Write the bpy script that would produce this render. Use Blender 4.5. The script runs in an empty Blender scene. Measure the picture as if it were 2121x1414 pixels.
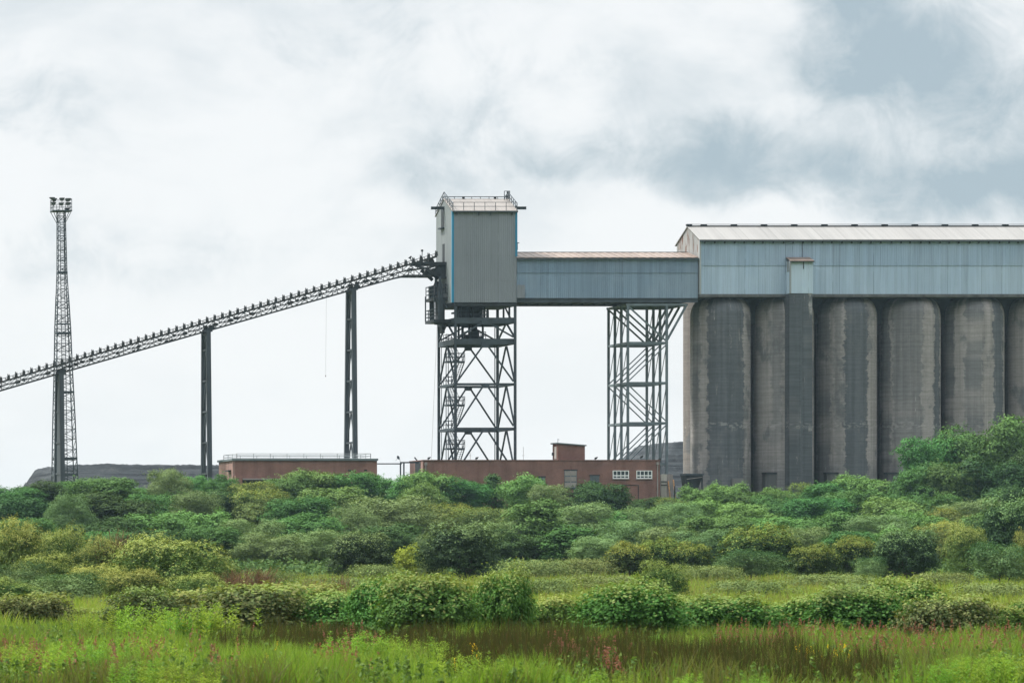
import bpy, math, random
import numpy as np
from mathutils import Vector

R = math.radians
SC = bpy.context.scene
COL = SC.collection
random.seed(7)
F = 8400.0            # focal length in pixels of the 2121 px wide photograph
PPX, HY = -1350.0, 1180.0   # principal point column and horizon row
CX, CZ = -172.0, 2.2  # camera x and eye height

# ------------------------------------------------------------------ camera
cam = bpy.data.cameras.new("camera")
cam.sensor_fit = 'HORIZONTAL'
cam.sensor_width = 36.0
cam.lens = 36.0 * F / 2121.0
cam.shift_x = (1060.5 - PPX) / 2121.0
cam.shift_y = (HY - 707.0) / 2121.0
cam.clip_start = 1.0
cam.clip_end = 20000.0
cam.dof.use_dof = True
cam.dof.focus_distance = 560.0
cam.dof.aperture_fstop = 6.3
camo = bpy.data.objects.new("camera", cam)
camo.location = (CX, 0.0, CZ)
camo.rotation_euler = (R(90), 0, 0)
COL.objects.link(camo)
SC.camera = camo

# ------------------------------------------------------------------ light and exposure
SC.view_settings.view_transform = 'Standard'
SC.view_settings.look = 'None'
SC.view_settings.exposure = 0.62
SC.view_settings.gamma = 1.0
SUN_EL, SUN_AZ = R(58), R(-58)       # azimuth measured from +Y (away from the camera) towards +X
sun = bpy.data.lights.new("sun", 'SUN')
sun.energy = 5.0
sun.angle = R(5)
sun.color = (1.0, 0.95, 0.88)
suno = bpy.data.objects.new("sun", sun)
sd = Vector((math.sin(SUN_AZ) * math.cos(SUN_EL), math.cos(SUN_AZ) * math.cos(SUN_EL), math.sin(SUN_EL)))
suno.rotation_euler = sd.to_track_quat('Z', 'Y').to_euler()
suno.location = (-100, 200, 150)
COL.objects.link(suno)


class NT:
    """small helper for wiring node trees"""
    def __init__(s, tree):
        s.t = tree
        s.N = tree.nodes
        s.L = tree.links

    def n(s, typ, **kw):
        nd = s.N.new(typ)
        for k, v in kw.items():
            setattr(nd, k, v)
        return nd

    def put(s, sock, v):
        if isinstance(v, bpy.types.NodeSocket):
            s.L.new(v, sock)
        else:
            sock.default_value = v

    def m(s, op, a, b=None, c=None, clamp=False):
        nd = s.n('ShaderNodeMath', operation=op, use_clamp=clamp)
        s.put(nd.inputs[0], a)
        if b is not None:
            s.put(nd.inputs[1], b)
        if c is not None:
            s.put(nd.inputs[2], c)
        return nd.outputs[0]

    def mix(s, f, a, b, blend='MIX'):
        nd = s.n('ShaderNodeMix', data_type='RGBA', blend_type=blend)
        s.put(nd.inputs[0], f)
        s.put(nd.inputs[6], a if isinstance(a, bpy.types.NodeSocket) else (*a, 1))
        s.put(nd.inputs[7], b if isinstance(b, bpy.types.NodeSocket) else (*b, 1))
        return nd.outputs[2]

    def noise(s, vec, scale, detail=4, rough=0.55, dist=0.0):
        nd = s.n('ShaderNodeTexNoise')
        if vec is not None:
            s.L.new(vec, nd.inputs['Vector'])
        nd.inputs['Scale'].default_value = scale
        nd.inputs['Detail'].default_value = detail
        nd.inputs['Roughness'].default_value = rough
        nd.inputs['Distortion'].default_value = dist
        return nd.outputs['Fac']

    def ss(s, v, lo, hi, a=0.0, b=1.0):
        nd = s.n('ShaderNodeMapRange', interpolation_type='SMOOTHSTEP')
        s.put(nd.inputs[0], v)
        nd.inputs[1].default_value = lo
        nd.inputs[2].default_value = hi
        nd.inputs[3].default_value = a
        nd.inputs[4].default_value = b
        return nd.outputs[0]

    def scale(s, vec, xyz, off=(0, 0, 0)):
        nd = s.n('ShaderNodeMapping')
        s.L.new(vec, nd.inputs['Vector'])
        nd.inputs['Scale'].default_value = xyz
        nd.inputs['Location'].default_value = off
        return nd.outputs[0]

    def comb(s, x, y, z):
        nd = s.n('ShaderNodeCombineXYZ')
        for i, v in enumerate((x, y, z)):
            s.put(nd.inputs[i], v)
        return nd.outputs[0]

    def sep(s, v):
        nd = s.n('ShaderNodeSeparateXYZ')
        s.L.new(v, nd.inputs[0])
        return nd.outputs


# ------------------------------------------------------------------ sky
world = bpy.data.worlds.new("World")
SC.world = world
world.use_nodes = True
W = NT(world.node_tree)
W.N.clear()
w_out = W.n('ShaderNodeOutputWorld')
bg = W.n('ShaderNodeBackground')
bg.inputs['Strength'].default_value = 0.066
W.L.new(bg.outputs[0], w_out.inputs[0])
sky = W.n('ShaderNodeTexSky', sky_type='NISHITA')
sky.sun_disc = False
sky.sun_elevation = SUN_EL
sky.sun_rotation = SUN_AZ
tc = W.n('ShaderNodeTexCoord')
dx, dy, dz = W.sep(tc.outputs['Generated'])
yy = W.m('MAXIMUM', dy, 0.15)
# tangent coordinates of the sky direction, one unit per ~14 degrees
su = W.m('MULTIPLY_ADD', W.m('DIVIDE', dx, yy), F / 2121.0, PPX / 2121.0)
sv = W.m('MULTIPLY_ADD', W.m('DIVIDE', dz, yy), -F / 1414.0, HY / 1414.0)
svec = W.comb(su, W.m('MULTIPLY', sv, 0.6667), 0.37)
wn = W.n('ShaderNodeTexNoise')
W.L.new(svec, wn.inputs['Vector'])
wn.inputs['Scale'].default_value = 3.6
wn.inputs['Detail'].default_value = 7
wn.inputs['Roughness'].default_value = 0.55
wr, wg, wb = W.sep(wn.outputs['Color'])
uu = W.m('ADD', su, W.m('MULTIPLY', W.m('SUBTRACT', wr, 0.5), 0.22))
vv = W.m('ADD', sv, W.m('MULTIPLY', W.m('SUBTRACT', wg, 0.5), 0.26))
f1 = W.noise(svec, 5.0, 8, 0.55)
f2 = W.noise(W.scale(svec, (1.0, 1.9, 1.0), (3.1, 0.7, 0.0)), 2.6, 7, 0.6, 0.25)


def blob(cu, cv, ru, rv, lo=1.0, hi=0.25):
    a = W.m('DIVIDE', W.m('SUBTRACT', uu, cu), ru)
    b = W.m('DIVIDE', W.m('SUBTRACT', vv, cv), rv)
    d = W.m('SQRT', W.m('ADD', W.m('MULTIPLY', a, a), W.m('MULTIPLY', b, b)))
    return W.ss(d, hi, lo, 1.0, 0.0)


dark = None
for (cu, cv, ru, rv, amp) in (
        (0.885, 0.05, 0.185, 0.19, 1.10),       # open grey-blue gap, upper right
        (0.82, -0.04, 0.10, 0.12, 0.75),
        (1.02, 0.19, 0.18, 0.18, 0.5),
        (0.715, 0.222, 0.25, 0.105, 0.98),     # grey bank above the silos
        (0.90, 0.265, 0.22, 0.08, 0.62),
        (1.04, 0.30, 0.16, 0.09, 0.50),
        (0.47, 0.205, 0.17, 0.12, 0.42),
        (0.51, 0.235, 0.06, 0.06, 0.35),
        (0.40, 0.27, 0.12, 0.07, 0.30),
        (0.36, 0.08, 0.30, 0.14, 0.34),
        (0.30, -0.04, 0.18, 0.09, 0.75),
        (0.00, 0.16, 0.16, 0.16, 0.42),
        (0.02, 0.36, 0.14, 0.12, 0.24),
        (0.19, 0.40, 0.22, 0.09, 0.2),
        (0.56, 0.10, 0.18, 0.08, 0.30)):
    b = W.m('MULTIPLY', blob(cu, cv, ru, rv, 1.0, 0.0), amp)
    dark = b if dark is None else W.m('ADD', dark, b)
low = W.ss(sv, 0.22, 0.50, 1.0, 0.25)
f3 = W.noise(svec, 12.0, 8, 0.64, 0.5)
det = W.m('ADD', W.m('SUBTRACT', f1, 0.5), W.m('MULTIPLY', W.m('SUBTRACT', f3, 0.5), 1.0))
bell = W.m('MULTIPLY_ADD', W.ss(dark, 0.0, 0.35), 1.2, 0.55)
base = W.m('ADD', dark, W.m('MULTIPLY', det, bell))
soft = W.m('MULTIPLY', W.m('MULTIPLY', W.ss(f2, 0.42, 0.66), 0.30), low)
dk = W.m('ADD', W.ss(base, 0.0, 1.25), soft, clamp=True)
ramp = W.n('ShaderNodeValToRGB')
ramp.color_ramp.elements[0].position = 0.0
ramp.color_ramp.elements[0].color = (9.4, 9.6, 9.7, 1)
e = ramp.color_ramp.elements.new(0.25)
e.color = (7.7, 8.2, 8.5, 1)
e = ramp.color_ramp.elements.new(0.6)
e.color = (5.9, 6.65, 7.1, 1)
ramp.color_ramp.elements[-1].position = 1.0
ramp.color_ramp.elements[-1].color = (4.3, 5.3, 5.95, 1)
W.L.new(dk, ramp.inputs[0])
# the overcast deck is brightest overhead and duller away from the sun, behind the camera
back = W.ss(dy, -0.5, 0.35, 0.13, 1.0)
high = W.ss(dz, 0.12, 0.60)
thin = W.m('MULTIPLY', W.m('MULTIPLY_ADD', W.m('SUBTRACT', 1.0, back), high, back), W.ss(dz, 0.15, 0.75, 1.0, 2.8))
cl = W.mix(1.0, ramp.outputs[0], W.comb(thin, thin, thin), 'MULTIPLY')
W.L.new(W.mix(0.93, sky.outputs[0], cl), bg.inputs['Color'])


# ------------------------------------------------------------------ helpers
def Pt(px, py, Y):
    """the point at distance Y that the photograph shows at (px, py)"""
    return (CX + (px - PPX) * Y / F, Y, CZ + (HY - py) * Y / F)


def X(px, Y):
    return CX + (px - PPX) * Y / F


def Z(py, Y):
    return CZ + (HY - py) * Y / F


GY = [-80, 60, 150, 230, 300, 345, 372, 408, 455, 525, 570, 585, 600, 1200, 9000]
GZ = [0.0, 0.0, 0.0, 0.3, 0.9, 1.4, 1.7, 2.0, 3.0, 6.0, 9.4, 11.0, 12.0, 12.0, 12.0]


def ground(y):
    return float(np.interp(y, GY, GZ))


ORG = {}


def empty(name, loc, label=None, cat=None, group=None, kind=None):
    o = bpy.data.objects.new(name, None)
    o.empty_display_size = 0.5
    o.location = loc
    COL.objects.link(o)
    ORG[o.name] = Vector(loc)
    tag(o, label, cat, group, kind)
    return o


def tag(o, label=None, cat=None, group=None, kind=None):
    if label:
        o['label'] = label
    if cat:
        o['category'] = cat
    if group:
        o['group'] = group
    if kind:
        o['kind'] = kind
    return o


def link_mesh(name, me, mat, parent=None, org=None):
    o = bpy.data.objects.new(name, me)
    mats = mat if isinstance(mat, (list, tuple)) else [mat]
    for m_ in mats:
        me.materials.append(m_)
    COL.objects.link(o)
    if parent is not None:
        o.parent = parent
        ORG[o.name] = ORG[parent.name]
    else:
        o.location = org or (0, 0, 0)
        ORG[o.name] = Vector(org or (0, 0, 0))
    return o


class MB:
    def __init__(s):
        s.v = []
        s.f = []

    def add(s, vs, fs):
        k = len(s.v)
        s.v += [tuple(p) for p in vs]
        s.f += [tuple(i + k for i in f) for f in fs]
        return s

    def box(s, x0, x1, y0, y1, z0, z1):
        return s.add([(x0, y0, z0), (x1, y0, z0), (x1, y1, z0), (x0, y1, z0), (x0, y0, z1), (x1, y0, z1), (x1, y1, z1), (x0, y1, z1)],
                     [(0, 3, 2, 1), (4, 5, 6, 7), (0, 1, 5, 4), (1, 2, 6, 5), (2, 3, 7, 6), (3, 0, 4, 7)])

    def hexa(s, a, b):
        """solid between two quads a (bottom) and b (top)"""
        return s.add(list(a) + list(b), [(0, 3, 2, 1), (4, 5, 6, 7), (0, 1, 5, 4), (1, 2, 6, 5), (2, 3, 7, 6), (3, 0, 4, 7)])

    def bar(s, p, q, w, h=None, w2=None):
        h = w if h is None else h
        p, q = Vector(p), Vector(q)
        d = (q - p).normalized()
        up = Vector((0, 0, 1)) if abs(d.z) < 0.95 else Vector((0, 1, 0))
        a = d.cross(up).normalized()
        b = a.cross(d).normalized()
        k = 1.0 if w2 is None else w2 / w
        A = [p + a * sx * w / 2 + b * sz * h / 2 for sx, sz in ((-1, -1), (1, -1), (1, 1), (-1, 1))]
        B = [q + a * sx * w * k / 2 + b * sz * h * k / 2 for sx, sz in ((-1, -1), (1, -1), (1, 1), (-1, 1))]
        return s.hexa(A, B)

    def tube(s, p, q, r0, r1=None, n=8, cap=True):
        r1 = r0 if r1 is None else r1
        p, q = Vector(p), Vector(q)
        d = (q - p).normalized()
        up = Vector((0, 0, 1)) if abs(d.z) < 0.95 else Vector((0, 1, 0))
        a = d.cross(up).normalized()
        b = a.cross(d).normalized()
        vs = []
        for c, r in ((p, r0), (q, r1)):
            for i in range(n):
                t = 2 * math.pi * i / n
                vs.append(c + a * math.cos(t) * r + b * math.sin(t) * r)
        fs = [(i, (i + 1) % n, n + (i + 1) % n, n + i) for i in range(n)]
        if cap:
            fs += [tuple(range(n - 1, -1, -1)), tuple(range(n, 2 * n))]
        return s.add(vs, fs)

    def prism(s, pts, y0, y1):
        """polygon in x,z extruded along y"""
        n = len(pts)
        vs = [(x, y0, z) for x, z in pts] + [(x, y1, z) for x, z in pts]
        fs = [(i, (i + 1) % n, n + (i + 1) % n, n + i) for i in range(n)] + [tuple(range(n - 1, -1, -1)), tuple(range(n, 2 * n))]
        return s.add(vs, fs)

    def prism_x(s, pts, x0, x1):
        """polygon in y,z extruded along x"""
        n = len(pts)
        vs = [(x0, y, z) for y, z in pts] + [(x1, y, z) for y, z in pts]
        fs = [(i, (i + 1) % n, n + (i + 1) % n, n + i) for i in range(n)] + [tuple(range(n - 1, -1, -1)), tuple(range(n, 2 * n))]
        return s.add(vs, fs)

    def corr(s, p0, p1, z0, z1, pitch=0.3, dep=0.05, top=None):
        """profiled sheet from p0 to p1 (x,y) between z0 and z1; outside is to the right of p0->p1; top(t) may give the top height"""
        p0, p1 = Vector((p0[0], p0[1])), Vector((p1[0], p1[1]))
        L = (p1 - p0).length
        d = (p1 - p0) / L
        nrm = Vector((d.y, -d.x))
        n = max(1, int(round(L / pitch)))
        prof = []
        for i in range(n):
            for t, o in ((0.0, 0), (0.42, 0), (0.5, 1), (0.92, 1)):
                prof.append(((i + t) / n, o * dep))
        prof.append((1.0, 0))
        vs = []
        for t, o in prof:
            q = p0 + d * L * t + nrm * o
            zt = z1 if top is None else top(t)
            vs += [(q.x, q.y, z0), (q.x, q.y, zt)]
        fs = [(2 * i, 2 * i + 2, 2 * i + 3, 2 * i + 1) for i in range(len(prof) - 1)]
        return s.add(vs, fs)

    def rail(s, pts, h=1.1, step=1.7, r=0.03, mid=1):
        """handrail along a polyline of deck points"""
        for a, b in zip(pts[:-1], pts[1:]):
            a, b = Vector(a), Vector(b)
            n = max(1, int(round((b - a).length / step)))
            for i in range(n + 1):
                c = a.lerp(b, i / n)
                s.bar(c, c + Vector((0, 0, h)), 2 * r)
            for k in range(mid + 1):
                u = Vector((0, 0, h * (1 - k / (mid + 1))))
                s.bar(a + u, b + u, 2 * r)
        return s

    def build(s, name, mat, parent=None, smooth=False, org=None):
        o3 = ORG[parent.name] if parent is not None else Vector(org or (0, 0, 0))
        me = bpy.data.meshes.new(name)
        me.from_pydata([(x - o3.x, y - o3.y, z - o3.z) for x, y, z in s.v], [], s.f)
        if smooth:
            for p in me.polygons:
                p.use_smooth = True
        me.update()
        return link_mesh(name, me, mat, parent, org)


def np_mesh(name, V, faces4, faces3=None, midx=None):
    """mesh from numpy: V (n,3), quads (m,4), tris (k,3)"""
    me = bpy.data.meshes.new(name)
    m4 = len(faces4)
    m3 = 0 if faces3 is None else len(faces3)
    me.vertices.add(len(V))
    me.vertices.foreach_set('co', np.ascontiguousarray(V, np.float32).ravel())
    idx = faces4.astype(np.int32).ravel()
    if m3:
        idx = np.concatenate([idx, faces3.astype(np.int32).ravel()])
    me.loops.add(len(idx))
    me.loops.foreach_set('vertex_index', idx)
    me.polygons.add(m4 + m3)
    st = np.concatenate([np.arange(m4) * 4, m4 * 4 + np.arange(m3) * 3]).astype(np.int32)
    me.polygons.foreach_set('loop_start', st)
    me.polygons.foreach_set('loop_total', np.concatenate([np.full(m4, 4), np.full(m3, 3)]).astype(np.int32))
    if midx is not None:
        me.polygons.foreach_set('material_index', midx.astype(np.int32))
    me.update(calc_edges=True)
    return me


# ------------------------------------------------------------------ materials
def new_mat(name):
    m = bpy.data.materials.new(name)
    m.use_nodes = True
    t = NT(m.node_tree)
    b = t.N['Principled BSDF']
    return m, t, b


def plain(name, col, rough=0.7, metal=0.0, var=0.25, scale=1.5, stretch=(1, 1, 1), bump=0.0, bscale=8, rust=0.0, spec=0.3):
    m, t, b = new_mat(name)
    tcn = t.n('ShaderNodeTexCoord')
    v = t.scale(tcn.outputs['Object'], stretch)
    n1 = t.noise(v, scale, 6, 0.6)
    f = t.ss(n1, 0.25, 0.75, 1 - var, 1 + var)
    c = t.mix(1.0, col, t.comb(f, f, f), 'MULTIPLY')
    if rust:
        n2 = t.noise(t.scale(tcn.outputs['Object'], (stretch[0], stretch[1], stretch[2]), (5, 3, 2)), scale * 1.7, 8, 0.65)
        c = t.mix(t.ss(n2, 0.72 - rust, 0.80 - rust * 0.6), c, (0.13, 0.055, 0.028))
    t.L.new(c, b.inputs['Base Color'])
    b.inputs['Roughness'].default_value = rough
    b.inputs['Metallic'].default_value = metal
    b.inputs['Specular IOR Level'].default_value = spec
    if bump:
        bn = t.n('ShaderNodeBump')
        bn.inputs['Strength'].default_value = bump
        bn.inputs['Distance'].default_value = 0.05
        t.L.new(t.noise(tcn.outputs['Object'], bscale, 5, 0.6), bn.inputs['Height'])
        t.L.new(bn.outputs[0], b.inputs['Normal'])
    return m


def sheet(name, col, alt, sheet_w=1.05, var=0.10, rust=0.0, streak=0.25, rough=0.55, axis=0):
    """painted profiled metal: tone changes sheet by sheet, faint vertical dirt and rust runs"""
    m, t, b = new_mat(name)
    tcn = t.n('ShaderNodeTexCoord')
    o = t.sep(tcn.outputs['Object'])
    along = o[axis]
    sid = t.m('FLOOR', t.m('DIVIDE', along, sheet_w))
    wn_ = t.n('ShaderNodeTexWhiteNoise', noise_dimensions='1D')
    t.L.new(sid, wn_.inputs['W'])
    big = t.noise(t.comb(t.m('MULTIPLY', along, 0.12), 0.0, t.m('MULTIPLY', o[2], 0.10)), 1.0, 5, 0.6)
    run = t.noise(t.comb(t.m('MULTIPLY', along, 2.2), 0.0, t.m('MULTIPLY', o[2], 0.09)), 1.0, 5, 0.65)
    c = t.mix(t.ss(big, 0.40, 0.62), col, alt)
    f = t.m('MULTIPLY_ADD', wn_.outputs[0], var, 1 - var / 2)
    f = t.m('MULTIPLY', f, t.ss(run, 0.3, 0.62, 1 - streak, 1.04))
    edge = t.m('ABSOLUTE', t.m('SUBTRACT', t.m('FRACT', t.m('DIVIDE', along, sheet_w)), 0.5))
    w2 = t.n('ShaderNodeTexWhiteNoise', noise_dimensions='1D')
    t.L.new(t.m('ADD', t.m('FLOOR', t.m('ADD', t.m('DIVIDE', along, sheet_w), 0.5)), 77.3), w2.inputs['W'])
    cut = t.noise(t.comb(t.m('MULTIPLY', along, 0.9), 3.0, t.m('MULTIPLY', o[2], 0.35)), 1.0, 3, 0.6)
    dk = t.m('MULTIPLY', t.m('MULTIPLY', t.ss(edge, 0.468, 0.482), t.ss(w2.outputs[0], 0.45, 0.8)), t.ss(cut, 0.38, 0.52))
    f = t.m('MULTIPLY', f, t.m('MULTIPLY_ADD', dk, -0.55, 1.0))
    c = t.mix(1.0, c, t.comb(f, f, f), 'MULTIPLY')
    if rust:
        rn = t.noise(t.comb(t.m('MULTIPLY', along, 1.3), 4.0, t.m('MULTIPLY', o[2], 0.16)), 1.0, 7, 0.7)
        c = t.mix(t.ss(rn, 0.78 - rust, 0.86 - rust), c, (0.16, 0.075, 0.045))
    t.L.new(c, b.inputs['Base Color'])
    b.inputs['Roughness'].default_value = rough
    b.inputs['Specular IOR Level'].default_value = 0.35
    return m


M = {}
M['steel'] = plain('dark_painted_steel', (0.034, 0.047, 0.058), 0.6, 0.0, 0.3, 0.8, bump=0.0, spec=0.4)
M['steel_black'] = plain('sooty_steel', (0.022, 0.027, 0.031), 0.7, 0.0, 0.4, 1.2)
M['steel_rust'] = plain('rusty_conveyor_steel', (0.030, 0.033, 0.034), 0.75, 0.0, 0.4, 1.4, rust=0.12)
M['pier'] = plain('conveyor_pier_steel', (0.040, 0.050, 0.060), 0.6, 0.0, 0.3, 0.5, stretch=(1, 1, .15))
M['trestle'] = plain('blue_grey_steel', (0.105, 0.135, 0.15), 0.55, 0.0, 0.25, 0.6, rust=0.03, spec=0.4)
M['clad_tower'] = sheet('grey_cladding', (0.20, 0.222, 0.248), (0.188, 0.21, 0.236), 1.0, 0.08, 0.0, 0.08)
M['clad_tower_side'] = sheet('pale_end_cladding', (0.29, 0.315, 0.325), (0.265, 0.29, 0.30), 1.0, 0.08, 0.0, 0.15, axis=1)
M['blue'] = plain('blue_corner_trim', (0.006, 0.17, 0.30), 0.45, 0, 0.12, 0.4, spec=0.5)
M['clad_gallery'] = sheet('blue_grey_cladding', (0.15, 0.22, 0.30), (0.185, 0.25, 0.328), 1.1, 0.16, 0.0, 0.16)
M['clad_gallery_low'] = sheet('lighter_blue_cladding', (0.18, 0.255, 0.34), (0.212, 0.282, 0.36), 1.1, 0.16, 0.0, 0.14)
M['clad_silo_top'] = sheet('blue_cladding_upper', (0.27, 0.365, 0.475), (0.30, 0.392, 0.495), 1.0, 0.14, 0.02, 0.14)
M['clad_silo_low'] = sheet('blue_cladding_lower', (0.335, 0.435, 0.545), (0.365, 0.462, 0.565), 1.0, 0.14, 0.01, 0.12)
M['clad_shaft'] = sheet('pale_blue_cladding', (0.43, 0.54, 0.64), (0.46, 0.565, 0.66), 1.0, 0.10, 0.0, 0.08)
M['clad_gable'] = sheet('rust_streaked_gable', (0.42, 0.42, 0.41), (0.34, 0.35, 0.35), 1.0, 0.2, 0.27, 0.25, axis=1)
M['roof_pink'] = sheet('weathered_pink_roof', (0.20, 0.184, 0.171), (0.185, 0.169, 0.158), 1.0, 0.10, 0.0, 0.12)
M['roof_rust'] = sheet('rusted_gallery_roof', (0.19, 0.147, 0.124), (0.157, 0.117, 0.096), 0.9, 0.22, 0.06, 0.2)
M['roof_pale'] = sheet('pale_weathered_roof', (0.208, 0.204, 0.197), (0.194, 0.19, 0.184), 1.1, 0.10, 0.02, 0.12)
M['concrete_dark'] = plain('stained_concrete', (0.095, 0.098, 0.10), 0.9, 0, 0.4, 0.5, stretch=(1.5, 1.5, .12), bump=0.3)
M['concrete_grey'] = plain('grey_concrete', (0.15, 0.15, 0.15), 0.9, 0, 0.3, 0.6, stretch=(1.2, 1.2, .2), bump=0.3)
M['white'] = plain('white_window_frame', (0.75, 0.77, 0.78), 0.5, 0, 0.05)
M['glass'] = plain('window_glass', (0.05, 0.065, 0.075), 0.15, 0, 0.4, 0.9, spec=0.6)
M['felt'] = plain('grey_roof_fascia', (0.11, 0.135, 0.145), 0.7, 0, 0.2, 0.5)
M['louvre'] = plain('weathered_door', (0.10, 0.125, 0.145), 0.7, 0, 0.45, 1.2, stretch=(2, 2, .5))
M['cream'] = plain('cream_sheet', (0.42, 0.41, 0.37), 0.6, 0, 0.25, 1.4, stretch=(1, 1, .2))
M['pipe_rust'] = plain('orange_rusted_pipe', (0.36, 0.20, 0.09), 0.7, 0, 0.5, 1.5)
M['pipe_grey'] = plain('grey_pipe', (0.24, 0.22, 0.21), 0.6, 0, 0.2, 1)
M['galv'] = plain('galvanised_rail', (0.33, 0.35, 0.36), 0.5, 0, 0.2, 1)
M['lamp_body'] = plain('floodlight_body', (0.025, 0.028, 0.03), 0.5, 0, 0.2, 2)


def brick(name, col, col2):
    m, t, b = new_mat(name)
    tcn = t.n('ShaderNodeTexCoord')
    o = t.sep(tcn.outputs['Object'])
    bt = t.n('ShaderNodeTexBrick')
    t.L.new(t.comb(t.m('ADD', o[0], o[1]), o[2], 0.0), bt.inputs['Vector'])
    bt.inputs['Scale'].default_value = 1.0
    bt.inputs['Brick Width'].default_value = 0.23
    bt.inputs['Row Height'].default_value = 0.075
    bt.inputs['Mortar Size'].default_value = 0.006
    bt.inputs['Color1'].default_value = (*col, 1)
    bt.inputs['Color2'].default_value = (*col2, 1)
    bt.inputs['Mortar'].default_value = (0.24, 0.20, 0.18, 1)
    n1 = t.noise(t.scale(tcn.outputs['Object'], (0.25, 0.25, 0.5)), 1.0, 6, 0.6)
    n2 = t.noise(t.comb(t.m('MULTIPLY', t.m('ADD', o[0], o[1]), 0.9), 0.0, t.m('MULTIPLY', o[2], 0.10)), 1.0, 5, 0.6)
    f = t.m('MULTIPLY', t.ss(n1, 0.3, 0.7, 0.84, 1.12), t.ss(n2, 0.32, 0.6, 0.82, 1.05))
    c = t.mix(1.0, bt.outputs[0], t.comb(f, f, f), 'MULTIPLY')
    t.L.new(c, b.inputs['Base Color'])
    b.inputs['Roughness'].default_value = 0.9
    b.inputs['Specular IOR Level'].default_value = 0.15
    return m


M['brick'] = brick('brown_brick', (0.185, 0.086, 0.069), (0.148, 0.068, 0.056))
M['brick_warm'] = brick('warm_brick', (0.215, 0.105, 0.084), (0.18, 0.088, 0.07))
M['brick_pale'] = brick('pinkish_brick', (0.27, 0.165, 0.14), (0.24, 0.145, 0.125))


def silo_concrete(name, bands, seed, pale=(0.262, 0.246, 0.24), dirt=(0.098, 0.107, 0.118), rad=4.5, ht=28.0):
    """board-marked concrete with ragged vertical stains and painted edge shade; bands are (angle centre, half width, strength)"""
    m, t, b = new_mat(name)
    tcn = t.n('ShaderNodeTexCoord')
    o = t.sep(tcn.outputs['Object'])
    ang = t.m('ARCTAN2', o[0], t.m('MULTIPLY', o[1], -1.0))
    arc = t.m('MULTIPLY', ang, rad)
    vec = t.comb(arc, seed * 13.7, o[2])
    wide = t.noise(t.scale(vec, (0.22, 1, 0.16)), 1.0, 7, 0.62)
    rag = t.noise(t.scale(vec, (0.55, 1, 0.30)), 1.0, 9, 0.78)
    tongue = t.noise(t.scale(vec, (0.22, 1, 1.1)), 1.0, 7, 0.72)
    streak = t.noise(t.scale(vec, (1.4, 1, 0.045)), 1.0, 6, 0.65)
    lift = t.noise(t.scale(vec, (0.08, 1, 4.5)), 1.0, 4, 0.7)
    fine = t.noise(t.scale(vec, (1.2, 1, 3.0)), 1.0, 5, 0.7)
    wp = t.m('ADD', ang, t.m('MULTIPLY_ADD', rag, 0.62, -0.31))
    wp = t.m('ADD', wp, t.m('MULTIPLY_ADD', tongue, 0.50, -0.25))
    mask = None
    for j, (c_, w_, a_) in enumerate(bands):
        d = t.m('ABSOLUTE', t.m('SUBTRACT', wp, c_))
        k = t.ss(d, w_ - 0.03, w_ + 0.03, a_, 0.0)
        if a_ < 0.9:      # weaker bands stop and start along the height
            run = t.noise(t.comb(0.0, seed * 3.1 + j, t.m('MULTIPLY', o[2], 0.11)), 1.0, 4, 0.6)
            k = t.m('MULTIPLY', k, t.ss(run, 0.36, 0.52))
        mask = k if mask is None else t.m('MAXIMUM', mask, k)
    mask = t.m('MAXIMUM', mask, t.ss(wide, 0.55, 0.64, 0.0, 0.7))
    foot = t.ss(t.m('ADD', o[2], t.m('MULTIPLY', rag, 6.0)), 6.5, 10.5, 0.6, 0.0)
    mask = t.m('MAXIMUM', mask, foot)
    c = t.mix(t.m('MULTIPLY', mask, t.ss(wide, 0.25, 0.5, 0.75, 1.0)), pale, dirt)  # dirt colour also carries the shade painted at the silo edges
    f = t.m('MULTIPLY', t.ss(lift, 0.3, 0.7, 0.86, 1.12), t.ss(streak, 0.3, 0.65, 0.80, 1.12))
    f = t.m('MULTIPLY', f, t.ss(fine, 0.3, 0.7, 0.9, 1.08))
    jz = t.m('ABSOLUTE', t.m('SUBTRACT', o[2], t.m('MULTIPLY_ADD', rag, 1.2, 11.0)))
    patch = t.m('MULTIPLY', t.ss(jz, 0.1, 0.9, 1.0, 0.0), t.ss(fine, 0.5, 0.6))
    c = t.mix(1.0, c, t.comb(f, f, f), 'MULTIPLY')
    c = t.mix(t.m('MULTIPLY', patch, 0.5), c, (0.34, 0.33, 0.32))
    white = t.m('MULTIPLY', t.ss(t.noise(t.scale(vec, (1.7, 1, 0.10), (7, 0, 3)), 1.0, 5, 0.7), 0.60, 0.68), t.ss(rag, 0.48, 0.58))
    c = t.mix(t.m('MULTIPLY', white, 0.75), c, (0.38, 0.37, 0.36))
    t.L.new(c, b.inputs['Base Color'])
    b.inputs['Roughness'].default_value = 0.92
    b.inputs['Specular IOR Level'].default_value = 0.15
    bn = t.n('ShaderNodeBump')
    bn.inputs['Strength'].default_value = 0.35
    bn.inputs['Distance'].default_value = 0.06
    t.L.new(t.m('ADD', lift, fine), bn.inputs['Height'])
    t.L.new(bn.outputs[0], b.inputs['Normal'])
    return m


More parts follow.
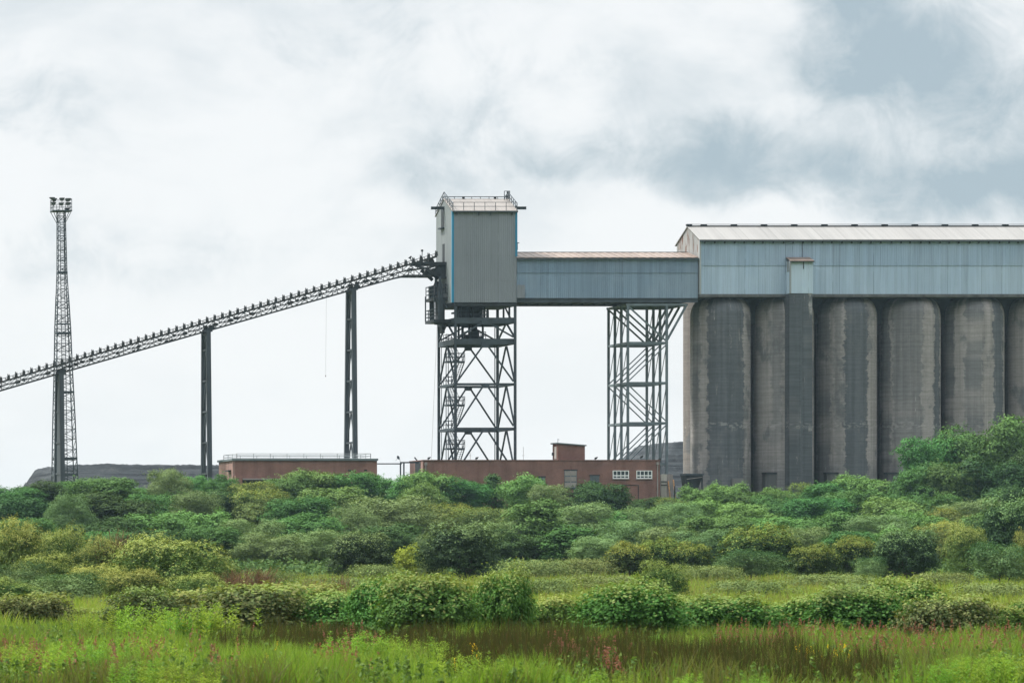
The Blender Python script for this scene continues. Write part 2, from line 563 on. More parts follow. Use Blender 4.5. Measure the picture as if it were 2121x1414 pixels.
def leaf(name, cols, trans=0.16, hue=0.05, val=0.3, rough=0.55, patch=None):
    """foliage: tone varies leaf by leaf and tree by tree, light passes through"""
    m, t, b = new_mat(name)
    g = t.n('ShaderNodeNewGeometry')
    oi = t.n('ShaderNodeObjectInfo')
    rp = t.n('ShaderNodeValToRGB')
    rp.color_ramp.interpolation = 'LINEAR'
    n = len(cols)
    rp.color_ramp.elements[0].color = (*cols[0], 1)
    rp.color_ramp.elements[1].color = (*cols[-1], 1)
    for i in range(1, n - 1):
        rp.color_ramp.elements.new(i / (n - 1)).color = (*cols[i], 1)
    t.L.new(g.outputs['Random Per Island'], rp.inputs[0])
    hs = t.n('ShaderNodeHueSaturation')
    t.L.new(rp.outputs[0], hs.inputs['Color'])
    t.L.new(t.m('MULTIPLY_ADD', oi.outputs['Random'], hue, 0.5 - hue / 2), hs.inputs['Hue'])
    r2 = t.m('FRACT', t.m('MULTIPLY', oi.outputs['Random'], 7.31))
    t.L.new(t.m('MULTIPLY_ADD', r2, val, 1 - val / 2), hs.inputs['Value'])
    col = hs.outputs[0]
    if patch:      # another mixture of plants grows here and there
        pn = t.noise(t.scale(g.outputs['Position'], (1, .35, 1)), patch[1], 5, 0.6)
        k = t.ss(t.m('ADD', pn, t.m('MULTIPLY_ADD', g.outputs['Random Per Island'], .24, -.12)), .46, .60)
        col = t.mix(k, col, patch[0])
    t.N.remove(b)
    df = t.n('ShaderNodeBsdfDiffuse')
    tr = t.n('ShaderNodeBsdfTranslucent')
    gl = t.n('ShaderNodeBsdfGlossy')
    gl.inputs['Roughness'].default_value = rough
    gl.inputs['Color'].default_value = (0.5, 0.5, 0.5, 1)
    t.L.new(col, df.inputs['Color'])
    t.L.new(t.mix(1.0, col, (1.2, 1.2, 0.6), 'MULTIPLY'), tr.inputs['Color'])
    mx = t.n('ShaderNodeMixShader')
    mx.inputs[0].default_value = trans
    t.L.new(df.outputs[0], mx.inputs[1])
    t.L.new(tr.outputs[0], mx.inputs[2])
    m2 = t.n('ShaderNodeMixShader')
    m2.inputs[0].default_value = 0.012
    t.L.new(mx.outputs[0], m2.inputs[1])
    t.L.new(gl.outputs[0], m2.inputs[2])
    t.L.new(m2.outputs[0], t.N['Material Output'].inputs['Surface'])
    return m


L = {}
L['broad'] = leaf('broadleaf_foliage', [(0.0521, 0.1199, 0.0336), (0.0639, 0.1438, 0.0388), (0.0784, 0.1649, 0.0442)])
L['bright'] = leaf('bright_foliage', [(0.0859, 0.179, 0.0488), (0.104, 0.2091, 0.0565), (0.125, 0.231, 0.0643)])
L['willow'] = leaf('willow_foliage', [(0.1053, 0.1687, 0.0629), (0.1254, 0.1947, 0.0727), (0.1453, 0.215, 0.0816)])
L['dark'] = leaf('dark_foliage', [(0.0329, 0.0712, 0.0225), (0.0402, 0.0826, 0.0259), (0.0501, 0.0962, 0.0303)])
L['olive'] = leaf('olive_foliage', [(0.0814, 0.126, 0.0395), (0.1197, 0.168, 0.0518), (0.1532, 0.1867, 0.0612)])
L['thorn'] = leaf('hawthorn_foliage', [(0.0227, 0.0455, 0.0113), (0.0338, 0.0617, 0.0138), (0.0487, 0.0806, 0.0176)])
L['tip'] = leaf('young_orange_shoots', [(0.1367, 0.1472, 0.028), (0.1582, 0.184, 0.036), (0.1295, 0.1932, 0.04)])
L['yellow'] = leaf('yellow_green_foliage', [(0.153, 0.1955, 0.0187), (0.1955, 0.238, 0.0298), (0.1275, 0.187, 0.0255)])
L['goat'] = leaf('goat_willow_foliage', [(0.051, 0.0939, 0.021), (0.064, 0.1125, 0.0251), (0.0825, 0.129, 0.0303)])
L['goat_tip'] = leaf('pale_willow_shoots', [(0.1748, 0.2208, 0.0528), (0.23, 0.2576, 0.0704), (0.1472, 0.2024, 0.0484)])
L['bramble'] = leaf('bramble_foliage', [(0.0475, 0.1203, 0.0236), (0.0621, 0.1473, 0.0284), (0.0915, 0.1797, 0.0371)], trans=0.25)
L['bramble_dry'] = leaf('dull_bramble_foliage', [(0.0467, 0.0765, 0.0238), (0.085, 0.1148, 0.0357), (0.1445, 0.1487, 0.0595)], trans=0.25)
L['weed'] = leaf('weed_leaves', [(0.06, 0.115, 0.025), (0.10, 0.17, 0.035), (0.15, 0.22, 0.05)], trans=0.35, hue=0, val=0)
L['bramble_tip'] = leaf('young_bramble_leaves', [(0.13, 0.19, 0.045), (0.17, 0.23, 0.06), (0.20, 0.22, 0.075)], trans=0.25)
L['deep'] = leaf('deep_green_foliage', [(0.028, 0.055, 0.022), (0.036, 0.068, 0.027), (0.046, 0.082, 0.033)])
L['grass'] = leaf('grass_blades', [(0.0994, 0.1752, 0.0227), (0.146, 0.2453, 0.031), (0.222, 0.3038, 0.0568)], trans=0.4, hue=0, val=0, patch=((0.115, 0.12, 0.04), 0.16))
L['grass_far'] = leaf('pale_rough_grass', [(0.1499, 0.2294, 0.0337), (0.214, 0.2981, 0.0463), (0.2996, 0.3211, 0.0758)], trans=0.4, hue=0, val=0, patch=((0.17, 0.17, 0.06), 0.09))
L['rush'] = leaf('rush_stems', [(0.0315, 0.0434, 0.0096), (0.0504, 0.0566, 0.0128), (0.0788, 0.0519, 0.0192)], trans=0.15, hue=0, val=0)
L['herb'] = leaf('willowherb_leaves', [(0.1148, 0.2069, 0.0309), (0.1594, 0.2587, 0.0411), (0.1976, 0.2956, 0.0617)], trans=0.45)
L['sorrel'] = leaf('sorrel_seed_spikes', [(0.192, 0.072, 0.056), (0.256, 0.104, 0.08), (0.2, 0.112, 0.064)], trans=0.3, hue=0, val=0)
L['flower'] = leaf('yellow_petals', [(0.70, 0.45, 0.02), (0.75, 0.55, 0.03)], trans=0.3, hue=0, val=0)
L['twig'] = plain('dry_brown_twigs', (0.14, 0.075, 0.035), 0.9, 0, 0.3, 3)
L['bark'] = plain('grey_brown_bark', (0.075, 0.06, 0.045), 0.9, 0, 0.3, 3, stretch=(1, 1, .3))
L['scrub'] = leaf('undergrowth_leaves', [(0.0387, 0.0779, 0.0235), (0.0585, 0.1107, 0.0309), (0.086, 0.1352, 0.0367)], hue=0, val=0)

# ------------------------------------------------------------------ ground
def build_ground():
    m, t, b = new_mat('meadow_soil')
    tcn = t.n('ShaderNodeTexCoord')
    n1 = t.noise(tcn.outputs['Object'], 0.06, 8, 0.65)
    n2 = t.noise(tcn.outputs['Object'], 0.9, 6, 0.6)
    c = t.mix(t.ss(n1, 0.35, 0.65), (0.060, 0.085, 0.022), (0.10, 0.12, 0.035))
    c = t.mix(t.ss(n2, 0.55, 0.8), c, (0.085, 0.07, 0.035))
    t.L.new(c, b.inputs['Base Color'])
    b.inputs['Roughness'].default_value = 1.0
    b.inputs['Specular IOR Level'].default_value = 0.05
    ys = np.unique(np.concatenate([np.linspace(-80, 600, 137), np.linspace(600, 1400, 21), [2500, 4000]]))
    xs = np.unique(np.concatenate([np.linspace(-420, 320, 149), [-2500, -1200, -700, 700, 1200, 2500]]))
    rng = np.random.default_rng(3)
    XX, YY = np.meshgrid(xs, ys)
    ZZ = np.interp(YY, GY, GZ) + 0.10 * np.sin(XX * 0.13 + YY * 0.05) * (YY > 170) * (YY < 585) + rng.normal(0, 0.03, XX.shape) * (YY < 585)
    V = np.stack([XX, YY, ZZ], -1).reshape(-1, 3)
    nx, ny = len(xs), len(ys)
    i = (np.arange(ny - 1)[:, None] * nx + np.arange(nx - 1)[None, :]).ravel()
    me = np_mesh('ground', V, np.stack([i, i + 1, i + nx + 1, i + nx], -1))
    o = link_mesh('ground', me, m)
    tag(o, 'rough green meadow ground rising to the works plateau', 'ground', kind='structure')


build_ground()

# ------------------------------------------------------------------ transfer tower
YN = 600.0
YT = 609.2


def transfer_tower():
    x0, x1 = X(938, YN), X(1070, YN)
    zb, ze = Z(626, YN), Z(437, YN)
    ym = (YN + YT) / 2
    zr = Z(413.5, ym)
    gz = 12.0
    t = empty('transfer_tower', ((x0 + x1) / 2, ym, gz), 'tall grey clad conveyor transfer tower with blue corner strips standing on open dark steel legs', 'tower')
    # cladding
    zs = [zb, Z(581, YN), Z(528.5, YN), Z(471, YN), ze]
    f = MB()
    for i in range(4):
        f.corr((x0, YN - 0.015 * i), (x1, YN - 0.015 * i), zs[i] - (0.05 if i else 0), zs[i + 1], 0.30, 0.032)
    f.build('front_cladding', M['clad_tower'], t)
    s = MB()
    gab = lambda k: ze + (zr - ze) * (1 - abs(2 * k - 1))
    s.corr((x0, YT), (x0, YN), zb, 0, 0.32, 0.045, top=gab)
    s.build('end_cladding', M['clad_tower_side'], t)
    s = MB()
    s.corr((x1, YN), (x1, YT), zb, 0, 0.32, 0.045, top=gab)
    s.build('end_cladding', M['clad_tower_side'], t)
    s = MB()
    s.corr((x1, YT), (x0, YT), zb, ze, 0.32, 0.045)
    s.build('rear_cladding', M['clad_tower'], t)
    # roof: two sheets with thickness
    rf = MB()
    ov = 0.25
    for ya, yb in ((YN - ov, ym), (YT + ov, ym)):
        za = ze - (zr - ze) * ov / (ym - YN)
        rf.hexa([(x0 - .15, ya, za + .05), (x1 + .15, ya, za + .05), (x1 + .15, yb, zr + .05), (x0 - .15, yb, zr + .05)],
                [(x0 - .15, ya, za + .14), (x1 + .15, ya, za + .14), (x1 + .15, yb, zr + .14), (x0 - .15, yb, zr + .14)])
    roof = rf.build('roof', M['roof_pink'], t)
    g = MB()
    g.box(x0 - .1, x1 + .1, YN - .42, YN - .26, ze - .22, ze - .04)
    for k in (0.055, 0.40, 0.585, 0.925):
        xx = x0 + (x1 - x0) * k
        g.box(xx - .06, xx + .06, YN - .36, YN - .08, ze - .62, ze - .2)
    g.build('gutter', M['steel'], roof)
    r = MB()
    for k in (0.3, 0.8):
        xx = x0 + (x1 - x0) * k
        r.box(xx - .16, xx + .16, ym - .15, ym + .15, zr + .14, zr + .42)
    r.bar((x0 + .1, ym, zr + .42), (x1 - .1, ym, zr + .42), .1)
    for k in range(8):
        xx = x0 + .2 + (x1 - x0 - .4) * k / 7
        r.bar((xx, ym, zr + .1), (xx, ym, zr + .42), .07)
    r.build('ridge_rail', M['steel_black'], roof)
    # railings
    MB().rail([(x0, YN - .1, ze + .05), (x1, YN - .1, ze + .05)], 1.22, 1.7, .035).build('eaves_railing', M['steel'], t)
    for xx in (x0 - .05, x1 + .05):
        v = MB()
        v.rail([(xx, YN - .1, ze), (xx, ym, zr)], 1.15, 1.1, .04)
        v.rail([(xx, ym, zr), (xx, YT + .1, ze)], 1.15, 1.1, .04)
        v.build('verge_railing', M['steel'], t)
    v = MB().rail([(x1 - .7, ym - .7, zr - .1), (x1 + .1, ym - .7, zr - .1)], 1.3, .5, .04)
    v.rail([(x1 + .1, ym - .7, zr - .1), (x1 + .1, ym + .7, zr - .1)], 1.3, .5, .04)
    v.build('access_cage', M['steel'], t)
    # lifting beams through both gables
    zbm = Z(431, ym)
    for xa, xb in ((x0 - 2.0, x0 + .3), (x1 - .3, x1 + 2.75)):
        b = MB()
        b.box(xa, xb, ym - .18, ym + .18, zbm + .13, zbm + .21)
        b.box(xa, xb, ym - .05, ym + .05, zbm - .13, zbm + .13)
        b.box(xa, xb, ym - .18, ym + .18, zbm - .21, zbm - .13)
        b.build('lifting_beam', M['steel'], t)
    # blue corner strips
    MB().hexa([(x0 - .13, YN - .09, zb - .02), (x0 + .15, YN - .09, zb - .02), (x0 + .15, YN + .04, zb - .02), (x0 - .13, YN + .25, zb - .02)],
              [(x0 - .13, YN - .09, ze), (x0 + .15, YN - .09, ze), (x0 + .15, YN + .04, ze), (x0 - .13, YN + .25, ze)]).build('corner_strip', M['blue'], t)
    MB().box(x1 - .20, x1 + .10, YN - .09, YN + .22, Z(531, YN), ze).build('corner_strip', M['blue'], t)
    # openings of the left end wall: recess boxes stand 3 cm proud of the sheeting, dark inside
    yat = lambda px: (x0 - CX) * F / (px - PPX)
    for name, pa, pb, za, zt in (('hoist_door', 914.8, 920.8, Z(471, 605), Z(430, 605)), ('conveyor_opening', 917.5, 921.5, Z(547, 605), Z(505.5, 605)), ('doorway', 922.5, 925.0, Z(607, 604), Z(588, 604))):
        ya, yb = yat(pb), yat(pa)
        d = MB()
        d.box(x0 - .08, x0 + .02, ya, yb, za, zt)
        dd = d.build(name, M['steel_black'], t)
        if name == 'hoist_door':
            h = MB().box(x0 - .5, x0 - .05, ya - .1, yb + .3, za - .22, za)
            h.build('sill', M['steel'], dd)
    # bracket on the right end
    b = MB()
    b.bar((x1, ym - 3, Z(501, YN)), (x1 + .85, ym - 3, Z(501.5, YN)), .12)
    b.bar((x1 + .6, ym - 3, Z(502, YN)), (x1 + .62, ym - 3, Z(516, YN)), .05)
    b.build('bracket', M['steel'], t)
    # transition panel onto the gallery
    MB().corr((x1 + .05, YN - .06), (X(1087, YN), YN - .06), Z(617, YN), Z(590, YN), .30, .05).build('transition_panel', M['clad_tower'], t)
    # legs
    lx0, lx1 = X(943.5, YN + .4), X(1067, YN + .4)
    ly0, ly1 = YN + .4, YN + 9.6
    for xx in (lx0, lx1):
        for y_ in (ly0, ly1):
            l = MB()
            l.box(xx - .17, xx + .17, y_ - .17, y_ - .13, gz, zb)
            l.box(xx - .17, xx + .17, y_ + .13, y_ + .17, gz, zb)
            l.box(xx - .05, xx + .05, y_ - .13, y_ + .13, gz, zb)
            l.build('leg', M['steel'], t)
    MB().box(lx0 - .3, lx1 + .3, ly0 - .25, ly1 + .1, zb - .5, zb - .06).build('girder_deck', M['steel_black'], t)
    # floors: two deep plate decks and two open beam rings
    for py, dp, full in ((657.5, .85, 1), (701, .85, 1), (793, .34, 0), (885, .40, 0)):
        zt = Z(py, YN + .4)
        fl = MB()
        for y_ in (ly0 + .18, ly1 - .18):
            fl.box(lx0 + .17, lx1 - .17, y_ - .1, y_ + .1, zt - dp, zt)
        for xx in (lx0, lx1):
            fl.box(xx - .1, xx + .1, ly0 + .18, ly1 - .18, zt - dp + .01, zt - .01)
        if full:
            for k in range(1, 6):
                y_ = ly0 + (ly1 - ly0) * k / 6
                fl.box(lx0 + .1, lx1 - .1, y_ - .08, y_ + .08, zt - dp * .8, zt - .06)
            fl.box(lx0 + .2, lx0 + (lx1 - lx0) * (.55 if py > 690 else .75), ly0 + .3, ly1 - .3, zt - .05, zt - .02)
        fl.build('floor_frame', M['steel'], t)
    lev = [Z(632, YN), Z(657.5, YN), Z(666, YN), Z(701, YN), Z(714, YN), Z(793, YN), Z(798, YN), Z(885, YN), Z(890, YN), Z(978, YN)]
    xm = (lx0 + lx1) / 2
    ymid = (ly0 + ly1) / 2
    for za, zl in ((lev[2], lev[3]), (lev[4], lev[5]), (lev[6], lev[7]), (lev[8], lev[9])):
        for y_ in (ly0, ly1):
            for sgn, xe in ((-1, lx0), (1, lx1)):
                MB().bar((xm + sgn * .35, y_, za - .1), (xe - sgn * .25, y_, zl + .25), .22, .22).build('brace', M['steel'], t)
            MB().box(xm - .55, xm + .55, y_ - .12, y_ + .12, za - .35, za + .25).build('gusset', M['steel'], t)
        for xx in (lx0, lx1):
            for y_, ye in ((ymid - .2, ly0 + .2), (ymid + .2, ly1 - .2)):
                MB().bar((xx, y_, za), (xx, ye, zl + .2), .22, .22).build('brace', M['steel'], t)
    # props between the box and the first deck
    for px_, y_ in ((1031, ly1), (1043, 606.5), (1055, 603.5)):
        MB().bar((X(px_, y_), y_, lev[1]), (X(px_, y_), y_, lev[0]), .24).build('prop', M['steel'], t)
    MB().bar((lx1 - 1.0, ly0 + 2, lev[0]), (lx1 - .1, ly0 + 2, lev[1]), .2).build('prop', M['steel'], t)
    # plant between the floors
    mc = MB()
    for px_, y_, w in ((952, 606, .5), (960, 603, .8), (967, 605, .5), (975, 607, .9), (983, 603, .9), (992, 606, .5), (1003, 604, .28)):
        xx = X(px_, y_)
        mc.box(xx - w / 2, xx + w / 2, y_ - w / 2, y_ + w / 2, lev[1], lev[0] - .1)
    mc.tube((X(985, 604), 604, lev[1] - .3), (X(985, 604), 604, lev[1] + 1.4), .75, .5, 12)
    for px_, y_, w in ((948, 604.5, .3), (956, 608, .35), (963, 607.5, .3), (971, 602.5, .35), (979, 608.5, .4), (988, 608, .45), (997, 606.5, .35), (1010, 607, .22)):
        xx = X(px_, y_)
        mc.box(xx - w / 2, xx + w / 2, y_ - w / 2, y_ + w / 2, lev[1], lev[0] - .1)
    mc.box(X(944, 604), X(990, 604), 603.5, 606.5, lev[1] + .9, lev[1] + 1.15)
    mc.build('chute', M['steel_black'], t)
    mc = MB()
    for px_, y_, w in ((950, 604.5, .25), (958, 607, .3), (972, 606, .3), (1000, 606, .25)):
        xx = X(px_, y_)
        mc.box(xx - w / 2, xx + w / 2, y_ - w / 2, y_ + w / 2, lev[3], lev[2] - .1)
    mc.bar((X(948, 605), 605, lev[3] + .2), (X(985, 605), 605, lev[2] - .3), .2)
    mc.box(X(966, 604), X(996, 604), 603, 605.5, lev[3], lev[3] + .5)
    mc.box(X(976, 604), X(990, 604), 603.3, 605.2, lev[3] + .5, lev[3] + 1.3)
    mc.tube((X(983, 604), 604.2, lev[3] + 1.2), (X(983, 604), 604.2, lev[3] + 2.3), .55, .4, 12)
    mc.tube((X(963, 604), 604.2, lev[3] + .45), (X(972, 604), 604.2, lev[3] + .45), .4, .4, 12)
    mc.build('drive_unit', M['steel_black'], t)
    rl = MB()
    rl.rail([(X(950, 601), 601, lev[1]), (X(1012, 601), 601, lev[1])], 1.1, 1.2, .04)
    rl.rail([(X(1012, 601), 601, lev[1]), (X(1012, 601), 606, lev[1])], 1.1, 1.2, .04)
    rl.rail([(X(960, 602), 602, lev[3]), (X(1006, 602), 602, lev[3])], 1.1, 1.2, .04)
    rl.rail([(X(1006, 602), 602, lev[3]), (X(1006, 602), 607, lev[3])], 1.1, 1.2, .04)
    rl.build('floor_railing', M['steel'], t)
    # zigzag stairs with landings
    ys0, ys1 = ly0 + 1.6, ly1 - 1.8
    sx = X(934, 605)
    land = [(928, 0), (885, 1), (838, 0), (793, 1), (748.5, 0), (705, 1)]
    for py, side in land:
        zt = Z(py, 603)
        p = MB()
        yy_ = ys0 if side == 0 else ys1
        xa, xb = (X(923, yy_), X(960, yy_)) if side == 0 else (X(921, yy_), X(943, yy_))
        p.box(xa, xb, yy_ - .7, yy_ + .7, zt - .25, zt)
        q = p.build('landing', M['steel'], t)
        r = MB()
        r.rail([(xa, yy_ - .7, zt), (xb, yy_ - .7, zt)], 1.15, 1.0, .035)
        r.rail([(xa, yy_ + .7, zt), (xb, yy_ + .7, zt)], 1.15, 1.0, .035)
        r.rail([(xb, yy_ - .7, zt), (xb, yy_ + .7, zt)], 1.15, .7, .035)
        r.build('railing', M['steel'], q)
    pts = [(978, 1)] + land
    for (pa, sa), (pb, sb) in zip(pts[:-1], pts[1:]):
        za, zc = Z(pa, 603), Z(pb, 603)
        ya = (ys0 + .7) if sa == 0 else (ys1 - .7)
        yb = (ys0 + .7) if sb == 0 else (ys1 - .7)
        xs_ = sx + (1.0 if sb == 0 else .2)
        st = MB()
        for dx_ in (-.4, .4):
            st.bar((xs_ + dx_, ya, za), (xs_ + dx_, yb, zc), .07, .25)
            st.bar((xs_ + dx_, ya, za + 1), (xs_ + dx_, yb, zc + 1), .06)
        for k in range(1, 13):
            c = k / 13
            st.box(xs_ - .4, xs_ + .4, ya + (yb - ya) * c - .12, ya + (yb - ya) * c + .12, za + (zc - za) * c - .02, za + (zc - za) * c + .02)
        st.build('stair_flight', M['steel'], t)
    # service pipes
    for px_, y_, r_, top in ((1025, 608, .07, 660), (924, 608, .06, 700), (928.5, 606, .06, 700), (914.5, 608.8, .05, 672)):
        MB().tube((X(px_, y_), y_, gz), (X(px_, y_), y_, Z(top, y_)), r_, n=6).build('service_pipe', M['steel'], t)
    MB().tube((X(906, 608), 608, Z(660, 608)), (X(893, 607), 607, Z(960, 607)), .02, n=5).build('cable', M['pipe_grey'], t)
    # side balconies on the left end
    xa, xb = X(891, 605), x0 - .02
    for k, (py, x_l) in enumerate(((617.5, xa), (663, X(890, 605)))):
        zt = Z(py, 605)
        fl = MB().box(x_l, xb if k == 0 else lx0, 602.6, 607.6, zt - .45, zt)
        q = fl.build('balcony', M['steel_black'], t)
        r = MB()
        xe = xb if k == 0 else X(905, 605)
        for y_ in (602.65, 607.55):
            r.rail([(x_l + .05, y_, zt), (xe, y_, zt)], 1.75 if k == 0 else 1.5, 1.1, .05, 2)
        r.rail([(x_l + .05, 602.65, zt), (x_l + .05, 607.55, zt)], 1.75 if k == 0 else 1.5, 1.6, .05, 2)
        r.build('railing', M['steel'], q)
    bs = MB()
    for px_ in (890.5, 901, 906):
        for y_ in (602.7, 607.5):
            bs.bar((X(px_, 605), y_, Z(664, 605)), (X(px_, 605), y_, Z(590 if px_ > 900 else 612, 605)), .30 if px_ > 900 else .16)
    bs.bar((X(892, 605), 602.7, Z(620, 605)), (X(901, 605), 602.7, Z(634, 605)), .14)
    bs.bar((X(906, 605), 602.7, Z(620, 605)), (X(918, 605), 602.7, Z(640, 605)), .16)
    bs.bar((X(899, 605), 604, Z(575, 605)), (X(899, 605), 604, Z(613, 605)), .3)
    bs.bar((X(904, 605), 603, Z(575, 605)), (X(904, 605), 603, Z(613, 605)), .3)
    bs.build('balcony_post', M['steel'], t)
    ch = MB()
    ch.box(X(905, 605), X(910, 605), 604.2, 606.0, Z(660, 605), Z(592, 605))
    ch.tube((X(907.5, 605), 605, Z(592, 605)), (X(907.5, 605), 605, Z(583, 605)), .75, .5, 10)
    ch.box(X(914, 605), X(919, 605), 604.4, 606.0, Z(690, 605), Z(620, 605))
    ch.tube((X(912, 604), 604, Z(672, 604)), (X(912, 604), 604, Z(664, 604)), .9, .9, 12)
    ch.build('discharge_chute', M['steel_black'], t)
    return t


transfer_tower()


# ------------------------------------------------------------------ inclined conveyor and its piers
YC0, YC1 = 603.4, 606.6
YCM = (YC0 + YC1) / 2
TOPC = [(-260, 868), (200, 733.5), (420, 670.5), (727, 582.5), (845, 548.5), (918, 527.5)]
BOTC = [(-260, 885), (200, 751), (420, 688), (727, 601), (838, 570.5), (898, 570.5)]


def poly(px, pts):
    return float(np.interp(px, [p[0] for p in pts], [p[1] for p in pts]))


def inclined_conveyor():
    t = empty('inclined_conveyor', Pt(300, 740, YCM), 'long sloping open conveyor with lattice truss sides climbing to the clad tower', 'conveyor')
    mid = lambda px: poly(px, TOPC) * .5 + poly(px, BOTC) * .5
    step = 15.83
    n = int((905 + 260) / step)
    pxs = [905 - i * step for i in range(n)][::-1]
    for y_ in (YC0, YC1):
        c = MB()
        for fn, w, h in ((lambda p: poly(p, TOPC), .18, .26), (mid, .12, .15), (lambda p: poly(p, BOTC), .18, .24)):
            for a, b in zip(pxs[:-1], pxs[1:]):
                if fn(b) != fn(b):
                    continue
                A, B = Pt(a, fn(a), YC0), Pt(b, fn(b), YC0)
                c.bar((A[0], y_, A[2]), (B[0], y_, B[2]), w, h)
        c.build('chord', M['steel_rust'], t)
        d = MB()
        for i, (a, b) in enumerate(zip(pxs[:-1], pxs[1:])):
            h = (a + b) / 2
            q = lambda p, f_: (X(p, YC0), y_, Z(f_, YC0))
            if i % 2 == 0:
                d.bar(q(a, poly(a, BOTC)), q(b, mid(b)), .085)
                d.bar(q(a, mid(a)), q(b, poly(b, TOPC)), .085)
                d.bar(q(b, poly(b, BOTC)), q(b, mid(b)), .085)
            else:
                d.bar(q(a, mid(a)), q(b, poly(b, BOTC)), .085)
                d.bar(q(a, poly(a, TOPC)), q(b, mid(b)), .085)
                d.bar(q(h, mid(h)), q(h, poly(h, TOPC)), .085)
        d.build('lattice', M['steel_rust'], t)
    cr = MB()
    for i, p in enumerate(pxs):
        x_ = X(p, YC0)
        cr.bar((x_, YC0 + .1, Z(poly(p, BOTC), YC0)), (x_, YC1 - .1, Z(poly(p, BOTC), YC0)), .14)
        cr.bar((x_, YC0 + .1, Z(mid(p), YC0)), (x_, YC1 - .1, Z(mid(p), YC0)), .12)
    cr.build('cross_members', M['steel_rust'], t)
    # belt: carrying strand in a trough, return strand below
    be = MB()
    for a, b in zip(pxs[:-1], pxs[1:]):
        for yy_, dz_, f_ in ((None, -.04, lambda p: poly(p, TOPC)), (None, -.06, mid)):
            A, B = Pt(a, f_(a), YC0), Pt(b, f_(b), YC0)
            be.hexa([(A[0], YCM - .7, A[2] + dz_), (B[0], YCM - .7, B[2] + dz_), (B[0], YCM + .7, B[2] + dz_), (A[0], YCM + .7, A[2] + dz_)],
                    [(A[0], YCM - .7, A[2] + dz_ + .06), (B[0], YCM - .7, B[2] + dz_ + .06), (B[0], YCM + .7, B[2] + dz_ + .06), (A[0], YCM + .7, A[2] + dz_ + .06)])
    be.build('belt', M['steel_black'], t)
    # troughing brackets
    me = None
    rb = random.Random(4)
    for i, p in enumerate(pxs):
        x_, z_ = X(p, YC0), Z(poly(p, TOPC), YC0)
        if me is None:
            b = MB()
            for y_ in (YCM - 1.25,):
                b.hexa([(x_ - .24, y_ - .12, z_ + .12), (x_ + .24, y_ - .12, z_ + .12), (x_ + .24, y_ + .12, z_ + .12), (x_ - .24, y_ + .12, z_ + .12)],
                       [(x_ - .16, y_ - .12, z_ + .72), (x_ + .16, y_ - .12, z_ + .72), (x_ + .16, y_ + .12, z_ + .72), (x_ - .16, y_ + .12, z_ + .72)])
                b.box(x_ - .16, x_ - .05, y_ - .1, y_ + .1, z_ + .72, z_ + .90)
                b.box(x_ + .07, x_ + .15, y_ - .1, y_ + .1, z_ + .72, z_ + .84)
            b.tube((x_, YCM - 1.2, z_ + .32), (x_, YCM - .5, z_ + .1), .09, n=8)
            b.tube((x_, YCM - .5, z_ + .1), (x_, YCM + .5, z_ + .1), .09, n=8)
            b.tube((x_, YCM + .5, z_ + .1), (x_, YCM + 1.2, z_ + .32), .09, n=8)
            first = b.build('idler_bracket', M['steel_rust'], t)
            me, bx_, bz_ = first, x_, z_
        else:
            c = me.copy()
            COL.objects.link(c)
            c.parent = t
            c.location = (x_ - bx_, 0, z_ - bz_)
    # return rollers, spillage and junction boxes hung in the truss
    for i, p in enumerate(pxs):
        if i % 3 == 0 or rb.random() < .2:
            hu = MB()
            x_, z_ = X(p + rb.uniform(-5, 5), YC0), Z(mid(p), YC0)
            w = rb.uniform(.15, .42)
            hu.hexa([(x_ - w * .6, YC0 + .3, z_ - .2), (x_ + w * .6, YC0 + .3, z_ - .2), (x_ + w * .6, YC0 + 1.1, z_ - .2), (x_ - w * .6, YC0 + 1.1, z_ - .2)],
                    [(x_ - w, YC0 + .3, z_ + .18), (x_ + w, YC0 + .3, z_ + .23), (x_ + w, YC0 + 1.1, z_ + .23), (x_ - w, YC0 + 1.1, z_ + .18)])
            hu.build('return_roller', M['steel_black'], t)
    # handrails along both walkways
    for y_ in (YC0 - .35, YC1 + .35):
        h = MB()
        for a, b in zip(pxs[:-1], pxs[1:]):
            A, B = Pt(a, poly(a, TOPC) - 6.8, YC0), Pt(b, poly(b, TOPC) - 6.8, YC0)
            h.bar((A[0], y_, A[2]), (B[0], y_, B[2]), .075)
            h.bar((A[0], y_, A[2]), (A[0], y_, Z(poly(a, TOPC), YC0)), .06)
        h.build('handrail', M['steel_rust'], t)
    # gusset plates over the piers and at mid span
    for px_, w in ((436, 11), (355, 6), (738, 10), (130, 9), (285, 5), (780, 6)):
        zt, zb_ = Z(poly(px_, TOPC) + 7, YC0), Z(poly(px_, BOTC), YC0)
        if w < 8:
            zt = zt * .45 + zb_ * .55
        for y_ in (YC0 - .12, YC1 + .1):
            s = (Z(poly(px_ + w, BOTC), YC0) - Z(poly(px_ - w, BOTC), YC0)) / 2
            MB().prism([(X(px_ - w, YC0), zb_ - s), (X(px_ + w, YC0), zb_ + s), (X(px_ + 2, YC0), zt), (X(px_ - 1, YC0), zt)], y_, y_ + .05).build('gusset_plate', M['steel_black'], t)
    # head end
    hd = MB()
    hd.bar(Pt(862, 545, YC0), Pt(926, 545.5, YC0), .3, .4)
    hd.bar((X(862, YC0), YC1, Z(545, YC0)), (X(926, YC0), YC1, Z(545.5, YC0)), .3, .4)
    hd.bar(Pt(884, 556, YC0), Pt(908, 577, YC0), .3, .45)
    hd.bar((X(884, YC0), YC1, Z(556, YC0)), (X(908, YC0), YC1, Z(577, YC0)), .3, .45)
    hd.bar(Pt(904, 575, YC0), Pt(925, 575, YC0), .3, .35)
    hd.bar(Pt(896, 569, YC0), Pt(907, 578, YC0), .3, .3)
